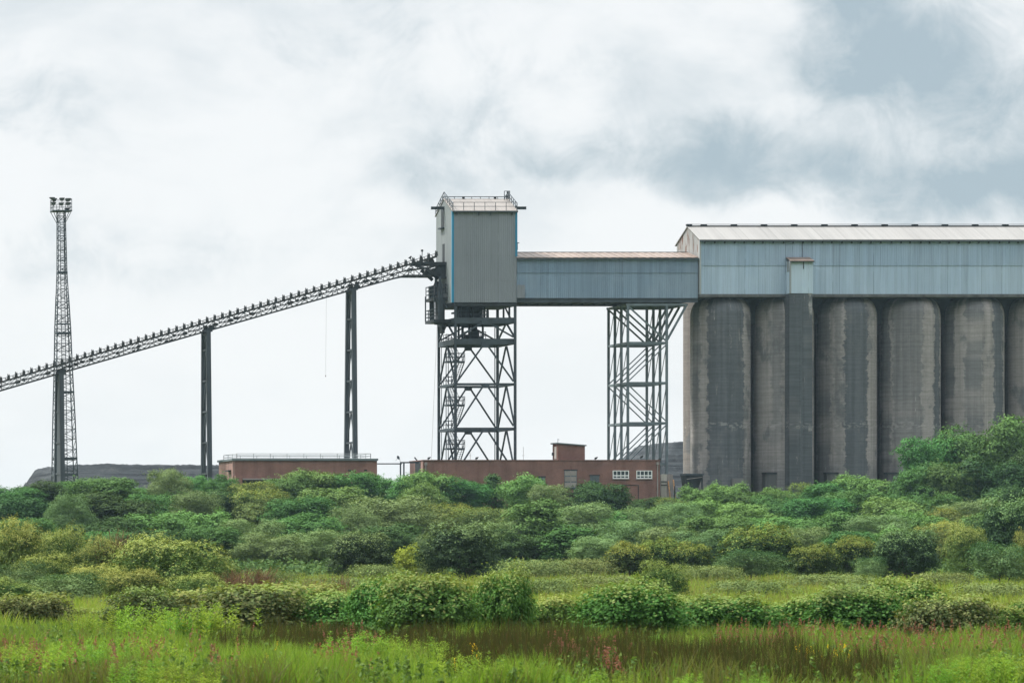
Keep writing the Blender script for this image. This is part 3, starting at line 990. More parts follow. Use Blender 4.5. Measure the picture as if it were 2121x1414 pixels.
    hd.bar(Pt(860, 551, YC0), Pt(884, 556, YC0), .2, .28)
    hd.tube((X(909, YC0), YC0 + .3, Z(561, YC0)), (X(909, YC0), YC1 - .3, Z(561, YC0)), .62, n=16)
    hd.box(X(913, YC0), X(924, YC0), YC0 + .2, YC1 - .2, Z(574, YC0), Z(548, YC0))
    hd.tube((X(895, YC0), YC0 + .3, Z(541, YC0)), (X(895, YC0), YC1 - .3, Z(541, YC0)), .42, n=14)
    hd.prism([(X(876, YC0), Z(570, YC0)), (X(898, YC0), Z(570, YC0)), (X(893, YC0), Z(562, YC0)), (X(884, YC0), Z(554, YC0))], YC0 + .2, YC0 + .3)
    hd.build('head_frame', M['steel_black'], t)
    pl = MB()
    pl.bar(Pt(874, 536, YC0), Pt(874.5, 519, YC0), .09)
    pl.box(X(872.5, YC0), X(876, YC0), YC0 - .2, YC0 + .2, Z(521, YC0), Z(517, YC0))
    pl.bar(Pt(852, 541, YC0), Pt(850, 533, YC0), .12)
    pl.bar(Pt(847, 535, YC0), Pt(852, 531, YC0), .22)
    pl.build('lamp_post', M['steel_black'], t)
    return t


inclined_conveyor()


def hanging_rope():
    t = MB()
    t.tube(Pt(676, 617, YC0), Pt(674.5, 778, YC0), .013, n=5)
    t.tube(Pt(674.6, 777, YC0), Pt(674.4, 780, YC0), .07, n=6)
    o = t.build('hanging_rope', M['pipe_grey'], None, org=Pt(675, 780, YC0))
    tag(o, 'thin grey rope hanging from the sloping conveyor left of the tallest pier', 'rope')


hanging_rope()

LABEL_PIER = ('dark slender A-frame pier under the conveyor in front of the lattice floodlight mast',
              'dark steel A-frame pier under the conveyor beside the low brick building end',
              'tallest dark steel A-frame pier under the conveyor rising behind the railed brick roof')
for (pt_, pb_, wt, wb, tpy), lab in zip(((123, 123, 15, 27, 776), (426.5, 428, 15, 23, 688), (727, 726.5, 15, 27, 602)), LABEL_PIER):
    t = empty('conveyor_pier', Pt(pb_, 1043, YCM), lab, 'pier', 'steel piers carrying the sloping conveyor')
    zt = Z(tpy, YCM)
    zg = 12.0
    # the legs spread along the line of sight: near and far leg appear side by side
    sp_t, sp_b = 1.6, (2.4 if wb < 25 else 2.9)
    xt, xb = X(pt_, YCM), X(pb_, YCM)
    for s in (-1, 1):
        l = MB()
        l.hexa([(xb - .33, YCM + s * sp_b - .3, zg), (xb + .33, YCM + s * sp_b - .3, zg), (xb + .33, YCM + s * sp_b + .3, zg), (xb - .33, YCM + s * sp_b + .3, zg)],
               [(xt - .33, YCM + s * sp_t - .3, zt), (xt + .33, YCM + s * sp_t - .3, zt), (xt + .33, YCM + s * sp_t + .3, zt), (xt - .33, YCM + s * sp_t + .3, zt)])
        l.build('leg', M['pier'], t)
    MB().box(xt - .45, xt + .6, YCM - sp_t - .3, YCM + sp_t + .3, zt - .002, zt + .2).build('cap', M['pier'], t)
    H = zt - zg
    zc = zg
    k = 0
    while zc < zt - 2:
        a = sp_b + (sp_t - sp_b) * (zc - zg) / H
        dz_ = 4.6
        zn = min(zc + dz_, zt - .3)
        b2 = sp_b + (sp_t - sp_b) * (zn - zg) / H
        sg = 1
        for sg in (-1, 1):
            MB().bar((xt, YCM + sg * (a - .25), zc), (xt, YCM, zn - .15), .16, .2).build('brace', M['pier'], t)
        MB().box(xt - .2, xt + .2, YCM - b2 + .3, YCM + b2 - .3, zn - .15, zn + .1).build('rung', M['pier'], t)
        zc = zn
        k += 1
    if pb_ < 200:
        q = MB().box(xt - .1, xt + .1, YCM - sp_t, YCM + sp_t, zg, zt)
        q.build('web_plate', M['pier'], t)


# ------------------------------------------------------------------ lattice floodlight mast
def floodlight_mast():
    Y0 = 618.0
    t = empty('floodlight_mast', Pt(133, 1043, Y0), 'tall tapering lattice floodlight mast topped by a ring of dark lamps', 'mast')
    prof = [(434, 126, 20), (455, 126, 19.5), (565, 127.5, 23), (680, 129.5, 36), (760, 131, 41), (860, 133, 50), (985, 135, 58), (1043, 136.5, 64)]
    pys = [p[0] for p in prof]
    hw = lambda py: float(np.interp(py, pys, [p[2] for p in prof])) / 2 * .78 * Y0 / F
    xc = X(126.5, Y0)
    lv = [434, 447, 461]
    while lv[-1] < 1043:
        lv.append(lv[-1] + 9 + (lv[-1] - 461) * .027)
    lv[-1] = 1043
    ds = 1.0
    xcf = lambda py: X(float(np.interp(py, [434, 985, 1043], [126.5, 134, 135])), Y0)
    corners = lambda py: [(xcf(py) + sx_ * hw(py), Y0 + sy_ * hw(py) * ds, Z(py, Y0)) for sx_, sy_ in ((-1, -1), (1, -1), (1, 1), (-1, 1))]
    for k in range(4):
        l = MB()
        for a, b in zip(lv[:-1], lv[1:]):
            l.bar(corners(a)[k], corners(b)[k], .11 if a < 600 else .15)
        l.build('leg', M['steel'], t)
    la = MB()
    for i, (a, b) in enumerate(zip(lv[:-1], lv[1:])):
        A, B = corners(a), corners(b)
        for k in range(4):
            j = (k + 1) % 4
            w = .05 if a < 600 else .065
            la.bar(A[k], B[j], w)
            if i % 2:
                la.bar(A[j], B[k], w)
            la.bar(B[k], B[j], w)
    la.build('lattice', M['steel'], t)
    for py in (565, 671, 690, 812, 949, 983):
        c = corners(py)
        p = MB()
        for k in range(4):
            p.bar(c[k], c[(k + 1) % 4], .2 if py != 671 else .12, .26 if py != 671 else .12)
        p.build('ring_frame', M['steel'], t)
    ld = MB()
    for dx_ in (-.3, .3):
        ld.bar((xcf(1043) + .1 + dx_, Y0, 12), (xc + .1 + dx_, Y0, Z(438, Y0)), .09)
    zz = 12.3
    while zz < Z(438, Y0):
        xq = xc + (xcf(1043) - xc) * (Z(438, Y0) - zz) / (Z(438, Y0) - 12)
        ld.box(xq - .2, xq + .4, Y0 - .03, Y0 + .03, zz, zz + .05)
        zz += .42
    for k in range(26):
        z_ = 16 + k * 1.45
        if z_ < Z(440, Y0):
            xq = xc + (xcf(1043) - xc) * (Z(438, Y0) - z_) / (Z(438, Y0) - 12)
            ld.box(xq - .25, xq + .45, Y0 - .35, Y0 + .35, z_, z_ + .06)
    ld.build('ladder', M['steel'], t)
    zp = Z(436.5, Y0)
    pf = MB().box(xc - 1.47, xc + 1.47, Y0 - 1.3, Y0 + 1.3, zp - .16, zp + .02)
    c = corners(462)
    for sx_ in (-1, 1):
        for sy_ in (-1, 1):
            pf.bar((xc + sx_ * 1.4, Y0 + sy_ * 1.2, zp - .1), (xc + sx_ * hw(462), Y0 + sy_ * hw(462), Z(462, Y0)), .07)
    pf.build('platform', M['steel'], t)
    r = MB()
    cs = [(xc - 1.4, Y0 - 1.25), (xc + 1.4, Y0 - 1.25), (xc + 1.4, Y0 + 1.25), (xc - 1.4, Y0 + 1.25), (xc - 1.4, Y0 - 1.25)]
    r.rail([(a, b, zp) for a, b in cs], 1.0, .9, .03)
    for a, b in cs[:4]:
        r.bar((a, b, zp), (a, b, zp + 1.7), .07)
    for a, b in zip(cs[:-1], cs[1:]):
        r.bar((*a, zp + 1.55), (*b, zp + 1.55), .06)
    r.build('lamp_rail', M['steel'], t)
    for px_, py, y_, tilt in ((106.5, 413, Y0 - 1.3, -1), (115.5, 412, Y0 + 1.2, 0), (125, 414, Y0 - 1.3, 0), (136, 415, Y0 - 1.3, .7), (143, 412.5, Y0 + 1.2, 1.2), (108, 423, Y0 - 1.3, -.6), (123.5, 424, Y0 - 1.3, 0), (137, 423.5, Y0 - 1.3, .4), (138, 433, Y0, .8)):
        x_, _, z_ = Pt(px_, py, Y0)
        x_ += (Y0 - y_) * .012
        h = MB()
        e = tilt * .12
        a4 = lambda w, d, z, o: [(x_ - w + o, y_ - d, z), (x_ + w + o, y_ - d, z), (x_ + w + o, y_ + d, z), (x_ - w + o, y_ + d, z)]
        h.hexa(a4(.20, .18, z_ - .22, 0), a4(.38, .34, z_ + .10, e))
        h.hexa(a4(.42, .38, z_ + .101, e), a4(.34, .30, z_ + .20, e * 1.5))
        h.bar((x_, y_, z_ - .2), (x_ - e, y_, z_ - .55), .08)
        fl = h.build('floodlight', M['lamp_body'], t)
        s_ = -1 if y_ <= Y0 else 1
        MB().add([(x_ - .19, y_ + s_ * .20, z_ - .18), (x_ + .19, y_ + s_ * .20, z_ - .18), (x_ + .33 + e, y_ + s_ * .352, z_ + .08), (x_ - .33 + e, y_ + s_ * .352, z_ + .08)], [(0, 1, 2, 3)]).build('lens', M['glass'], fl)


floodlight_mast()


# ------------------------------------------------------------------ gallery and trestle
def conveyor_gallery():
    x0, x1 = X(1070, YN) + .12, X(1449, YN) - .12
    ya, yb = YN + .3, YN + 9.4
    ym = (ya + yb) / 2
    zb, ze = Z(617, ya), Z(534, ya)
    zr = Z(524.5, ym)
    t = empty('conveyor_gallery', ((x0 + x1) / 2, ym, zb - .6), 'enclosed blue grey clad bridge between the transfer tower and the silos', 'gallery')
    zm = Z(564.5, ya)
    MB().corr((x0, ya - .07), (x1, ya - .07), zm - .06, ze, .30, .035).build('upper_cladding', M['clad_gallery'], t)
    MB().corr((x0, ya), (x1, ya), zb, zm, .30, .035).build('lower_cladding', M['clad_gallery_low'], t)
    MB().corr((x1, yb), (x0, yb), zb, ze, .30, .05).build('rear_cladding', M['clad_gallery'], t)
    r = MB()
    for s0, s1 in ((ya - .3, ym), (yb + .3, ym)):
        za = ze - .07
        n = int((x1 - x0) / .55)
        for i in range(n):   # ribbed roof sheets
            a, b = x0 + (x1 - x0) * i / n, x0 + (x1 - x0) * (i + 1) / n
            dz_ = .05 if i % 2 else 0
            r.hexa([(a, s0, za + dz_), (b, s0, za + dz_), (b, s1, zr + dz_), (a, s1, zr + dz_)],
                   [(a, s0, za + .1 + dz_), (b, s0, za + .1 + dz_), (b, s1, zr + .1 + dz_), (a, s1, zr + .1 + dz_)])
    rf = r.build('roof', M['roof_rust'], t)
    MB().box(x0, x1, ym - .12, ym + .12, zr + .10, zr + .2).build('ridge_capping', M['steel_black'], rf)
    MB().box(x0, x1, ya - .45, ya - .31, ze - .28, ze - .1).build('gutter', M['steel'], rf)
    g = MB()
    for y_ in (ya + .1, yb - .1):
        g.box(x0, x1, y_ - .16, y_ + .16, zb - .12, zb - .003)
        g.box(x0, x1, y_ - .05, y_ + .05, zb - .55, zb - .12)
        g.box(x0, x1, y_ - .16, y_ + .16, zb - .66, zb - .55)
    for k in range(16):
        xx = x0 + (x1 - x0) * (k + .5) / 16
        g.box(xx - .1, xx + .1, ya + .27, yb - .27, zb - .5, zb - .05)
    g.box(x0, x1, ya + .4, yb - .4, zb - .045, zb - .005)
    g.build('floor_girder', M['steel'], t)


conveyor_gallery()


def support_trestle():
    ys = [YN + .4 + i * 3.07 for i in range(4)]
    xl, xr = X(1300.5, YN + .4), X(1381, YN + .4)
    zt = Z(627, YN + .4) - .0
    gz = 12.0
    t = empty('support_trestle', ((xl + xr) / 2, YN + 5, gz), 'slender blue grey braced steel trestle of eight columns holding up the gallery beside the silos', 'trestle')
    lev = [zt - .25, Z(710, YN + .4), Z(793, YN + .4), Z(876, YN + .4), Z(960, YN + .4), gz]
    for y_ in ys:
        for xx in (xl, xr):
            l = MB()
            l.box(xx - .16, xx + .16, y_ - .16, y_ - .11, gz, zt - .45)
            l.box(xx - .16, xx + .16, y_ + .11, y_ + .16, gz, zt - .45)
            l.box(xx - .045, xx + .045, y_ - .11, y_ + .11, gz, zt - .45)
            l.build('leg', M['trestle'], t)
        for i in range(5):
            a, b = (xl, xr) if i % 2 == 0 else (xr, xl)
            sg = 1 if b > a else -1
            MB().bar((a + sg * .15, y_, lev[i] - .35), (b - sg * .15, y_, lev[i + 1] + (.35 if i < 4 else .2)), .15 if i else .22).build('brace', M['trestle'], t)
        MB().bar((xr + .1, y_, lev[1] + .5), (X(1421, YN + .4), y_, zt - .45), .22, .3).build('raking_strut', M['trestle'], t)
    for i in (1, 2, 3, 4):
        f = MB()
        for y_ in ys:
            f.box(xl + .16, xr - .16, y_ - .1, y_ + .1, lev[i] - .17, lev[i] + .17)
        for xx in (xl, xr):
            for a, b in zip(ys[:-1], ys[1:]):
                f.box(xx - .09, xx + .09, a + .16, b - .16, lev[i] - .16, lev[i] + .16)
        f.build('tie_frame', M['trestle'], t)
    for xx in (xl, xr):
        for a, b in zip(ys[:-1], ys[1:]):
            for i in range(5):
                MB().bar((xx, b - .1, lev[i + 1] + .2), (xx, a + .1, lev[i] - .2), .085).build('side_brace', M['trestle'], t)
    f = MB()
    for y_ in ys:
        f.box(xl - .3, X(1424, YN + .4), y_ - .14, y_ + .14, zt - .45, zt - .12)
    f.build('head_beam', M['trestle'], t)
    f = MB()
    for xx in (xl, xr, X(1421, YN + .4)):
        for a, b in zip(ys[:-1], ys[1:]):
            f.box(xx - .14, xx + .14, a + .14, b - .14, zt - .44, zt - .13)
    f.build('head_tie', M['trestle'], t)


support_trestle()


# ------------------------------------------------------------------ silos
def drum(m, x, y, z0, z1, r, n, shoulder=0.0):
    """upright silo wall in several lifts, rounded in at the top to shape the arched shade under the slab; the lid has vertices of its own so the wall shades smoothly"""
    zs = [(z0 + (z1 - shoulder - z0) * j / 8, r) for j in range(9)]
    if shoulder:
        re = r * .62
        for j in range(1, 9):
            t = j / 8
            zs.append((z1 - shoulder + shoulder * math.sin(t * math.pi / 2), re + (r - re) * math.cos(t * math.pi / 2)))
    k = len(zs) - 1
    vs = [(x + q * math.cos(2 * math.pi * i / n), y + q * math.sin(2 * math.pi * i / n), z) for z, q in zs for i in range(n)]
    m.add(vs, [(j * n + i, j * n + (i + 1) % n, (j + 1) * n + (i + 1) % n, (j + 1) * n + i) for j in range(k) for i in range(n)])
    return m.add(vs[k * n:], [tuple(range(n))])


def silo_block():
    x0, x1 = X(1450, YN), X(2420, YN)
    ya, yb = YN, YN + 10.5
    ym = (ya + yb) / 2
    zb, ze = Z(609, ya), Z(496.5, ya)
    zr = Z(470, ym)
    t = empty('silo_top_house', ((x0 + x1) / 2, ym, zb), 'long blue clad housing with pale pitched roof running along the silo tops', 'building')
    zm = Z(549.5, ya)
    MB().corr((x0, ya - .07), (x1, ya - .07), zm - .06, ze, .26, .032).build('upper_cladding', M['clad_silo_top'], t)
    MB().corr((x0, ya), (x1, ya), zb, zm, .26, .032).build('lower_cladding', M['clad_silo_low'], t)
    MB().corr((x1, yb), (x0, yb), zb, ze, .30, .05).build('rear_cladding', M['clad_silo_low'], t)
    gab = lambda k: ze + (zr - ze) * (1 - abs(2 * k - 1))
    MB().corr((x0, yb), (x0, ya), zb, 0, .35, .045, top=gab).build('gable', M['clad_gable'], t)
    MB().corr((x1, ya), (x1, yb), zb, 0, .35, .045, top=gab).build('gable', M['clad_gable'], t)
    MB().box(x0 - .11, x0 + .14, ya - .10, ya + .2, zb, ze - .02).build('corner_strip', M['clad_tower_side'], t)
    r = MB()
    for s0, s1 in ((ya - .35, ym), (yb + .35, ym)):
        za = ze - .12
        r.hexa([(x0 - .2, s0, za), (x1 + .2, s0, za), (x1 + .2, s1, zr), (x0 - .2, s1, zr)],
               [(x0 - .2, s0, za + .12), (x1 + .2, s0, za + .12), (x1 + .2, s1, zr + .12), (x0 - .2, s1, zr + .12)])
    rf = r.build('roof', M['roof_pale'], t)
    g = MB().box(x0 - .2, x1 + .2, ya - .5, ya - .36, ze - .32, ze - .12)
    g.build('gutter', M['steel'], rf)
    rd = MB()
    rd.box(x0 - .25, x1, ym - .3, ym + .3, zr + .115, zr + .19)
    rd.bar((x0 - .2, ym, zr + .38), (x1, ym, zr + .38), .07)
    for k in range(16):
        xx = x0 + 2.3 + k * 4.5
        if xx < x1:
            rd.box(xx - .42, xx + .42, ym - .25, ym + .25, zr + .19, zr + .34)
    rd.box(x0 - .3, x0 + .5, ym - .25, ym + .25, zr + .19, zr + .42)
    rd.build('ridge_vent', M['steel_black'], rf)
    br = None
    rr = random.Random(5)
    for k in range(46):
        xx = x0 + .6 + k * 1.45 + rr.uniform(-.1, .1)
        if xx > x1:
            break
        if br is None:
            br = MB().box(xx - .06, xx + .06, ya - .42, ya - .09, ze - .55, ze - .31).build('eaves_bracket', M['steel_black'], t)
            b0 = xx
        else:
            c = br.copy()
            COL.objects.link(c)
            c.parent = t
            c.location = (xx - b0, 0, 0)
    fl = MB().box(x0 - .15, x1, ya - .14, yb + .1, zb - .42, zb - .004)
    fl.build('floor_slab', M['concrete_dark'], t)
    MB().box(x0 + 3.0, x1, ya + 4.2, ya + 4.7, zb - 4.2, zb - .425).build('added_gap_screen', M['steel_black'], t)  # added dark screen, makes the gaps behind the silo shoulders look shaded
    # drip stains below the gutter are in the sheet; downpipe and fallen flashing
    MB().bar((X(1661, ya), ya - .13, Z(533, ya)), (X(1661, ya), ya - .13, ze - .3), .06).build('downpipe', M['steel_black'], t)

    gz = 12.0
    zt = zb - .43
    specs = [  # px centre, bands; those near the edges paint in shade towards the gaps
        (1510, [(-0.12, 0.66, 1.0), (1.25, .22, .8), (-1.3, .2, .7)], 'leftmost big front silo with one broad dark stain between pale edges'),
        (1641, [(0.33, 0.34, 1.0), (-0.55, 0.18, .45)], 'grey concrete silo half hidden behind the square stair shaft'),
        (1772, [(0.0, 0.40, 1.0), (-1.25, .35, .7), (1.35, .15, .7), (-.62, .12, .4)], 'concrete silo right of the stair shaft with a dark centre stain and pale right side'),
        (1904.5, [(-.45, .50, .6), (0.74, 0.20, 1.0), (-1.3, .25, .8), (1.35, .2, .8)], 'concrete silo with thin white run and dark patch near its right edge'),
        (2037, [(-.35, .30, .7), (0.58, 0.26, 1.0), (-1.3, .25, .8), (1.35, .2, .8)], 'concrete silo above the big tree with a pale central run between dark patches'),
        (2169, [(0.2, 0.5, .8)], 'concrete silo cut off by the right picture edge'),
        (2301, [(0.0, 0.5, .8)], 'last concrete silo of the row beyond the picture edge')]
    yc = ya + .02 + 4.3
    n = 96
    for i, (px_, bands, lab) in enumerate(specs):
        cx_ = X(px_, ya + .6)
        s = empty('concrete_silo', (cx_, yc, gz), lab, 'silo', 'concrete silos standing in one row')
        b = MB()
        drum(b, cx_, yc, gz, zt, 4.3, n, shoulder=2.7)  # rounded top stands in for the arched shadow below the slab
        mt = silo_concrete('stained_shaded_silo_concrete', bands, i + 1)
        bo = b.build('body', mt, s, smooth=False)
        for p in bo.data.polygons:
            p.use_smooth = len(p.vertices) == 4
    # rear row, staggered behind the gaps of the front row
    y2 = yc + 10.2
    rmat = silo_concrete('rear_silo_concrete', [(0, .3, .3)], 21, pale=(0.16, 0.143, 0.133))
    for k, lab in enumerate(('plain brownish silo of the rear row showing as a narrow strip beside the trestle',
                             'rear row silo closing the dark gap right of the leftmost big silo', 'rear row silo closing the gap right of the stair shaft',
                             'rear row silo closing the dark gap left of the silo with the white run', 'rear row silo closing the gap above the left of the big tree group',
                             'rear row silo closing the last gap above the big tree group', 'rear row silo beyond the right picture edge')):
        cx_ = X(1418, y2) + 4.4 + k * 9.43
        s = empty('concrete_silo', (cx_, y2, gz), lab, 'silo', 'concrete silos standing in the rear row')
        bo = drum(MB(), cx_, y2, gz, zt + 1.6, 4.4, n).build('body', rmat, s)
        for p in bo.data.polygons:
            p.use_smooth = len(p.vertices) == 4
    # thin pilasters filling the gaps
    for px_, w, lab in ((1580, .26, 'narrow concrete pilaster in the gap between the first silo and the half hidden one'),
                        (1707, .26, 'narrow concrete pilaster in the gap right of the stair shaft'),
                        (1838, .2, 'dark plinth block in the black gap left of the silo with the white run'),
                        (1971, .2, 'dark plinth block behind the left of the big tree group')):
        yy_ = ya + 4.0
        cx_ = X(px_, yy_)
        s = empty('pilaster', (cx_, yy_, gz), lab, 'pilaster', 'pilasters between the silos')
        yp = ya + 2.6
        if px_ < 1800:
            MB().box(cx_ - w, cx_ + w, yy_ - .5, yy_ + 2.4, gz, zt).build('shaft', M['concrete_dark'], s)
            MB().box(cx_ - w - .05, cx_ + w * .2, yy_ - .62, yy_ - .503, gz, zt - .1).build('rib', M['concrete_dark'], s)
        wb = .8 if px_ < 1800 else 1.25
        MB().box(cx_ - wb, cx_ + wb, yp - 2.0, yp - .64, gz, Z(981, ya)).build('plinth', M['concrete_dark'], s)
        MB().box(cx_ - wb - .1, cx_ + wb + .1, yp - 2.1, yp - .63, Z(981, ya) + .003, Z(977.5, ya)).build('coping', M['steel_black'], s)
    MB_ = MB().box(X(1515, ya), X(1539, ya), ya - .35, ya + .45, gz, Z(990, ya))
    d = MB_.build('door_blind', M['concrete_grey'], None, org=(X(1527, ya), ya, gz))
    tag(d, 'pale grey infill slab at the foot of the leftmost silo', 'slab')
    # stair shaft
    ys_ = ya - 1.7
    xa, xb = X(1637, ys_), X(1684, ys_)
    s = empty('stair_shaft', ((xa + xb) / 2, ys_, gz), 'square dark concrete stair shaft with a small blue clad top standing before the silos', 'tower')
    sm = silo_concrete('shaft_concrete', [(0, 4, 1.0)], 31, dirt=(0.085, 0.095, 0.105))
    MB().box(xa - .12, xb - .1, ys_ + .05, ya + 1.2, gz, zb - .01).build('shaft', sm, s)
    zt2 = Z(541.5, ys_)
    MB().corr((xa, ys_), (xb, ys_), zb, zt2, .26, .045).build('cladding', M['clad_shaft'], s)
    MB().corr((xa, ya - .06), (xa, ys_), zb, zt2 + .1, .3, .03).build('side_cladding', M['clad_shaft'], s)
    MB().corr((xb, ys_), (xb, ya - .06), zb, zt2 + .1, .3, .03).build('side_cladding', M['clad_shaft'], s)
    MB().box(xa - .05, xa - .035, ys_ + .3, ys_ + 1.3, Z(562, ys_), Z(540, ys_)).build('side_panel', M['clad_tower_side'], s)
    MB().box(xa - .09, xa + .12, ys_ - .08, ys_ + .15, zb, zt2).build('corner_strip', M['clad_tower_side'], s)
    MB().hexa([(xa - .1, ys_ - .25, zt2), (xb + .1, ys_ - .25, zt2), (xb + .1, ya - .06, Z(534, ya)), (xa - .1, ya - .06, Z(534, ya))],
              [(xa - .1, ys_ - .25, zt2 + .1), (xb + .1, ys_ - .25, zt2 + .1), (xb + .1, ya - .06, Z(534, ya) + .1), (xa - .1, ya - .06, Z(534, ya) + .1)]).build('roof', M['roof_rust'], s)
    MB().box(xa - .1, xb + .1, ys_ - .40, ys_ - .26, zt2 - .1, zt2 + .06).build('gutter', M['steel_black'], s)
    MB().box(X(1664, ys_) - .05, X(1664, ys_) + .05, ys_ - .12, ys_ - .05, Z(557, ys_), zt2 - .1).build('downpipe', M['steel_black'], s)


silo_block()


# ------------------------------------------------------------------ brick buildings
def window(parent, px0, px1, py0, py1, Y):
    x0, x1, z1, z0 = X(px0, Y), X(px1, Y), Z(py0, Y), Z(py1, Y)
    f = MB()
    fr = .10
    yf, yk = Y - .08, Y + .02
    f.box(x0, x1, yf, yk, z0, z0 + fr)
    f.box(x0, x1, yf, yk, z1 - fr, z1)
    f.box(x0, x0 + fr, yf, yk, z0 + fr, z1 - fr)
    f.box(x1 - fr, x1, yf, yk, z0 + fr, z1 - fr)
    for k in (1, 2, 3):
        xx = x0 + (x1 - x0) * k / 4
        f.box(xx - .045, xx + .045, yf + .005, yk, z0 + fr, z1 - fr)
    zm = z0 + (z1 - z0) * .36
    f.box(x0 + fr, x1 - fr, yf + .01, yk, zm - .07, zm + .07)
    w = f.build('window', M['white'], parent)
    MB().box(x0 + .05, x1 - .05, Y - .035, Y + .01, z0 + .05, z1 - .05).build('pane', M['glass'], w)
    MB().box(x0 - .08, x1 + .08, Y - .16, Y + .01, z0 - .14, z0 - .003).build('sill', M['pipe_grey'], w)


def roof_lamp(px, py, base, Y, lab):
    p = Vector(Pt(px, base, Y))
    q = Vector(Pt(px, py, Y))
    t = empty('roof_floodlight', p, lab, 'lamp', 'small floodlights along the brick roof')
    MB().bar(p, q, .07).build('stem', M['lamp_body'], t)
    MB().hexa([(q.x - .18, q.y - .16, q.z - .18), (q.x + .16, q.y - .16, q.z - .12), (q.x + .16, q.y + .1, q.z - .12), (q.x - .18, q.y + .1, q.z - .18)],
              [(q.x - .08, q.y - .22, q.z + .12), (q.x + .3, q.y - .22, q.z + .2), (q.x + .3, q.y + .1, q.z + .2), (q.x - .08, q.y + .1, q.z + .12)]).build('lamp_head', M['lamp_body'], t)


def main_building():
    Y = 590.0
    xa, xb = X(877, Y), X(1367, Y)
    yb = Y + 7.5
    gz = 11.0
    zt = Z(953.5, Y)
    t = empty('brick_building', ((xa + xb) / 2, Y, gz), 'long flat roofed brown brick building with two white windows under the tower', 'building')
    w = MB()
    # stepped plan: the left end is set back
    xs_ = X(1014, Y)
    w.box(xs_, xb, Y, yb, gz, zt)
    w.box(xa, xs_ - .004, Y + .06, yb - .05, gz, zt - .003)
    wl = w.build('wall', M['brick'], t)
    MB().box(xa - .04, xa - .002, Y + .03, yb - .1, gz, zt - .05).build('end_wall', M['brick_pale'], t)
    yv = lambda px: (xa - .05 - CX) * F / (px - PPX)
    MB().box(xa - .07, xa - .041, yv(871), yv(860), gz, zt - .05).build('recess_panel', M['steel_black'], t)
    MB().box(xa - .12, xb + .08, Y - .08, yb + .05, zt + .001, zt + .12).build('parapet_coping', M['brick'], t)
    window(t, 1269, 1302.5, 974, 990.5, Y)
    window(t, 1318, 1350.5, 974, 990.5, Y)
    for px0, px1, py0, py1, nm in ((1169, 1194.5, 974, 1010, 'double_door'), (1222, 1241, 985, 1004, 'shuttered_window'), (1116, 1129, 988, 1001, 'dim_window')):
        x0, x1, z1, z0 = X(px0, Y), X(px1, Y), Z(py0, Y), Z(py1, Y)
        d = MB()
        d.box(x0, x1, Y - .05, Y + .02, z0, z1)
        do = d.build(nm, M['louvre'] if nm != 'shuttered_window' else M['felt'], t)
        f = MB()
        f.box(x0 - .1, x1 + .1, Y - .1, Y - .003, z1 + .002, z1 + .16)
        f.box(x0 - .1, x1 + .1, Y - .14, Y - .003, z0 - .16, z0 - .002)
        f.build('lintel', M['steel_black'], do)
        if nm == 'double_door':
            p = MB()
            for k in range(2):
                a = x0 + (x1 - x0) * (k * .5 + .04)
                b = x0 + (x1 - x0) * (k * .5 + .46)
                for j in range(3):
                    h = (z1 - z0) / 3
                    p.box(a, b, Y - .075, Y - .051, z0 + h * j + .12, z0 + h * (j + 1) - .06)
            p.box((x0 + x1) / 2 - .05, (x0 + x1) / 2 + .05, Y - .09, Y - .051, z0, z1)
            p.build('leaf_panel', M['pipe_grey'], do)
        elif nm == 'shuttered_window':
            p = MB()
            for j in range(7):
                h = (z1 - z0) / 7
                p.box(x0 + .1, x1 - .1, Y - .09, Y - .051, z0 + h * j + .04, z0 + h * (j + .75))
            p.build('slats', M['louvre'], do)
    dp = MB()
    dp.tube((X(1361.5, Y), Y - .12, gz), (X(1361.5, Y), Y - .12, Z(961, Y)), .09, n=8)
    dp.box(X(1361.5, Y) - .17, X(1361.5, Y) + .17, Y - .3, Y - .003, Z(962, Y), Z(956.5, Y))
    dp.build('downpipe', M['pipe_grey'], t)
    dp = MB()
    dp.tube((X(881.5, Y), Y - .10, gz), (X(881.5, Y), Y - .10, Z(962, Y)), .08, n=8)
    dp.box(X(881.5, Y) - .15, X(881.5, Y) + .2, Y - .28, Y + .05, Z(963, Y), Z(957, Y))
    dp.build('downpipe', M['pipe_grey'], t)
    cd = MB()
    cd.bar((X(1275, Y), Y - .05, Z(1004, Y)), (X(1322, Y), Y - .05, Z(1004, Y)), .07)
    cd.bar((X(1322, Y), Y - .05, Z(1004, Y)), (X(1322, Y), Y - .05, Z(1040, Y)), .07)
    cd.build('conduit', M['steel_black'], t)
    # low canopy in front
    c = MB().box(X(1158, Y), X(1200, Y), Y - 1.6, Y - .01, Z(1023, Y), Z(1020, Y))
    c.build('canopy', M['steel_black'], t)
    # rooftop hut, built of the same brick
    Yh = 591.2
    ha, hb = X(1155.5, Yh), X(1211.5, Yh)
    zl, zr_ = Z(918.5, Yh), Z(923.5, Yh)
    h = empty('rooftop_hut', ((ha + hb) / 2, Yh, zt + .12), 'small brick hut with sloping grey roof on top of the brown brick building', 'hut')
    MB().prism([(ha, zt + .12), (hb, zt + .12), (hb, zr_), (ha, zl)], Yh, Yh + 2.6).build('wall', M['brick'], h)
    MB().prism([(ha - .25, zl + .005), (hb + .2, zr_ + .005), (hb + .2, zr_ + .17), (ha - .25, zl + .17)], Yh - .18, Yh + 2.8).build('roof', M['felt'], h)
    dv = MB().box(ha - .045, ha - .002, Yh + .6, Yh + 1.7, zt + .3, zl - .4)
    dv.build('door', M['cream'], h)
    MB().box(ha - .22, ha - .05, Yh + 1.9, Yh + 2.3, Z(942, Yh), Z(936, Yh)).build('wall_box', M['steel'], h)
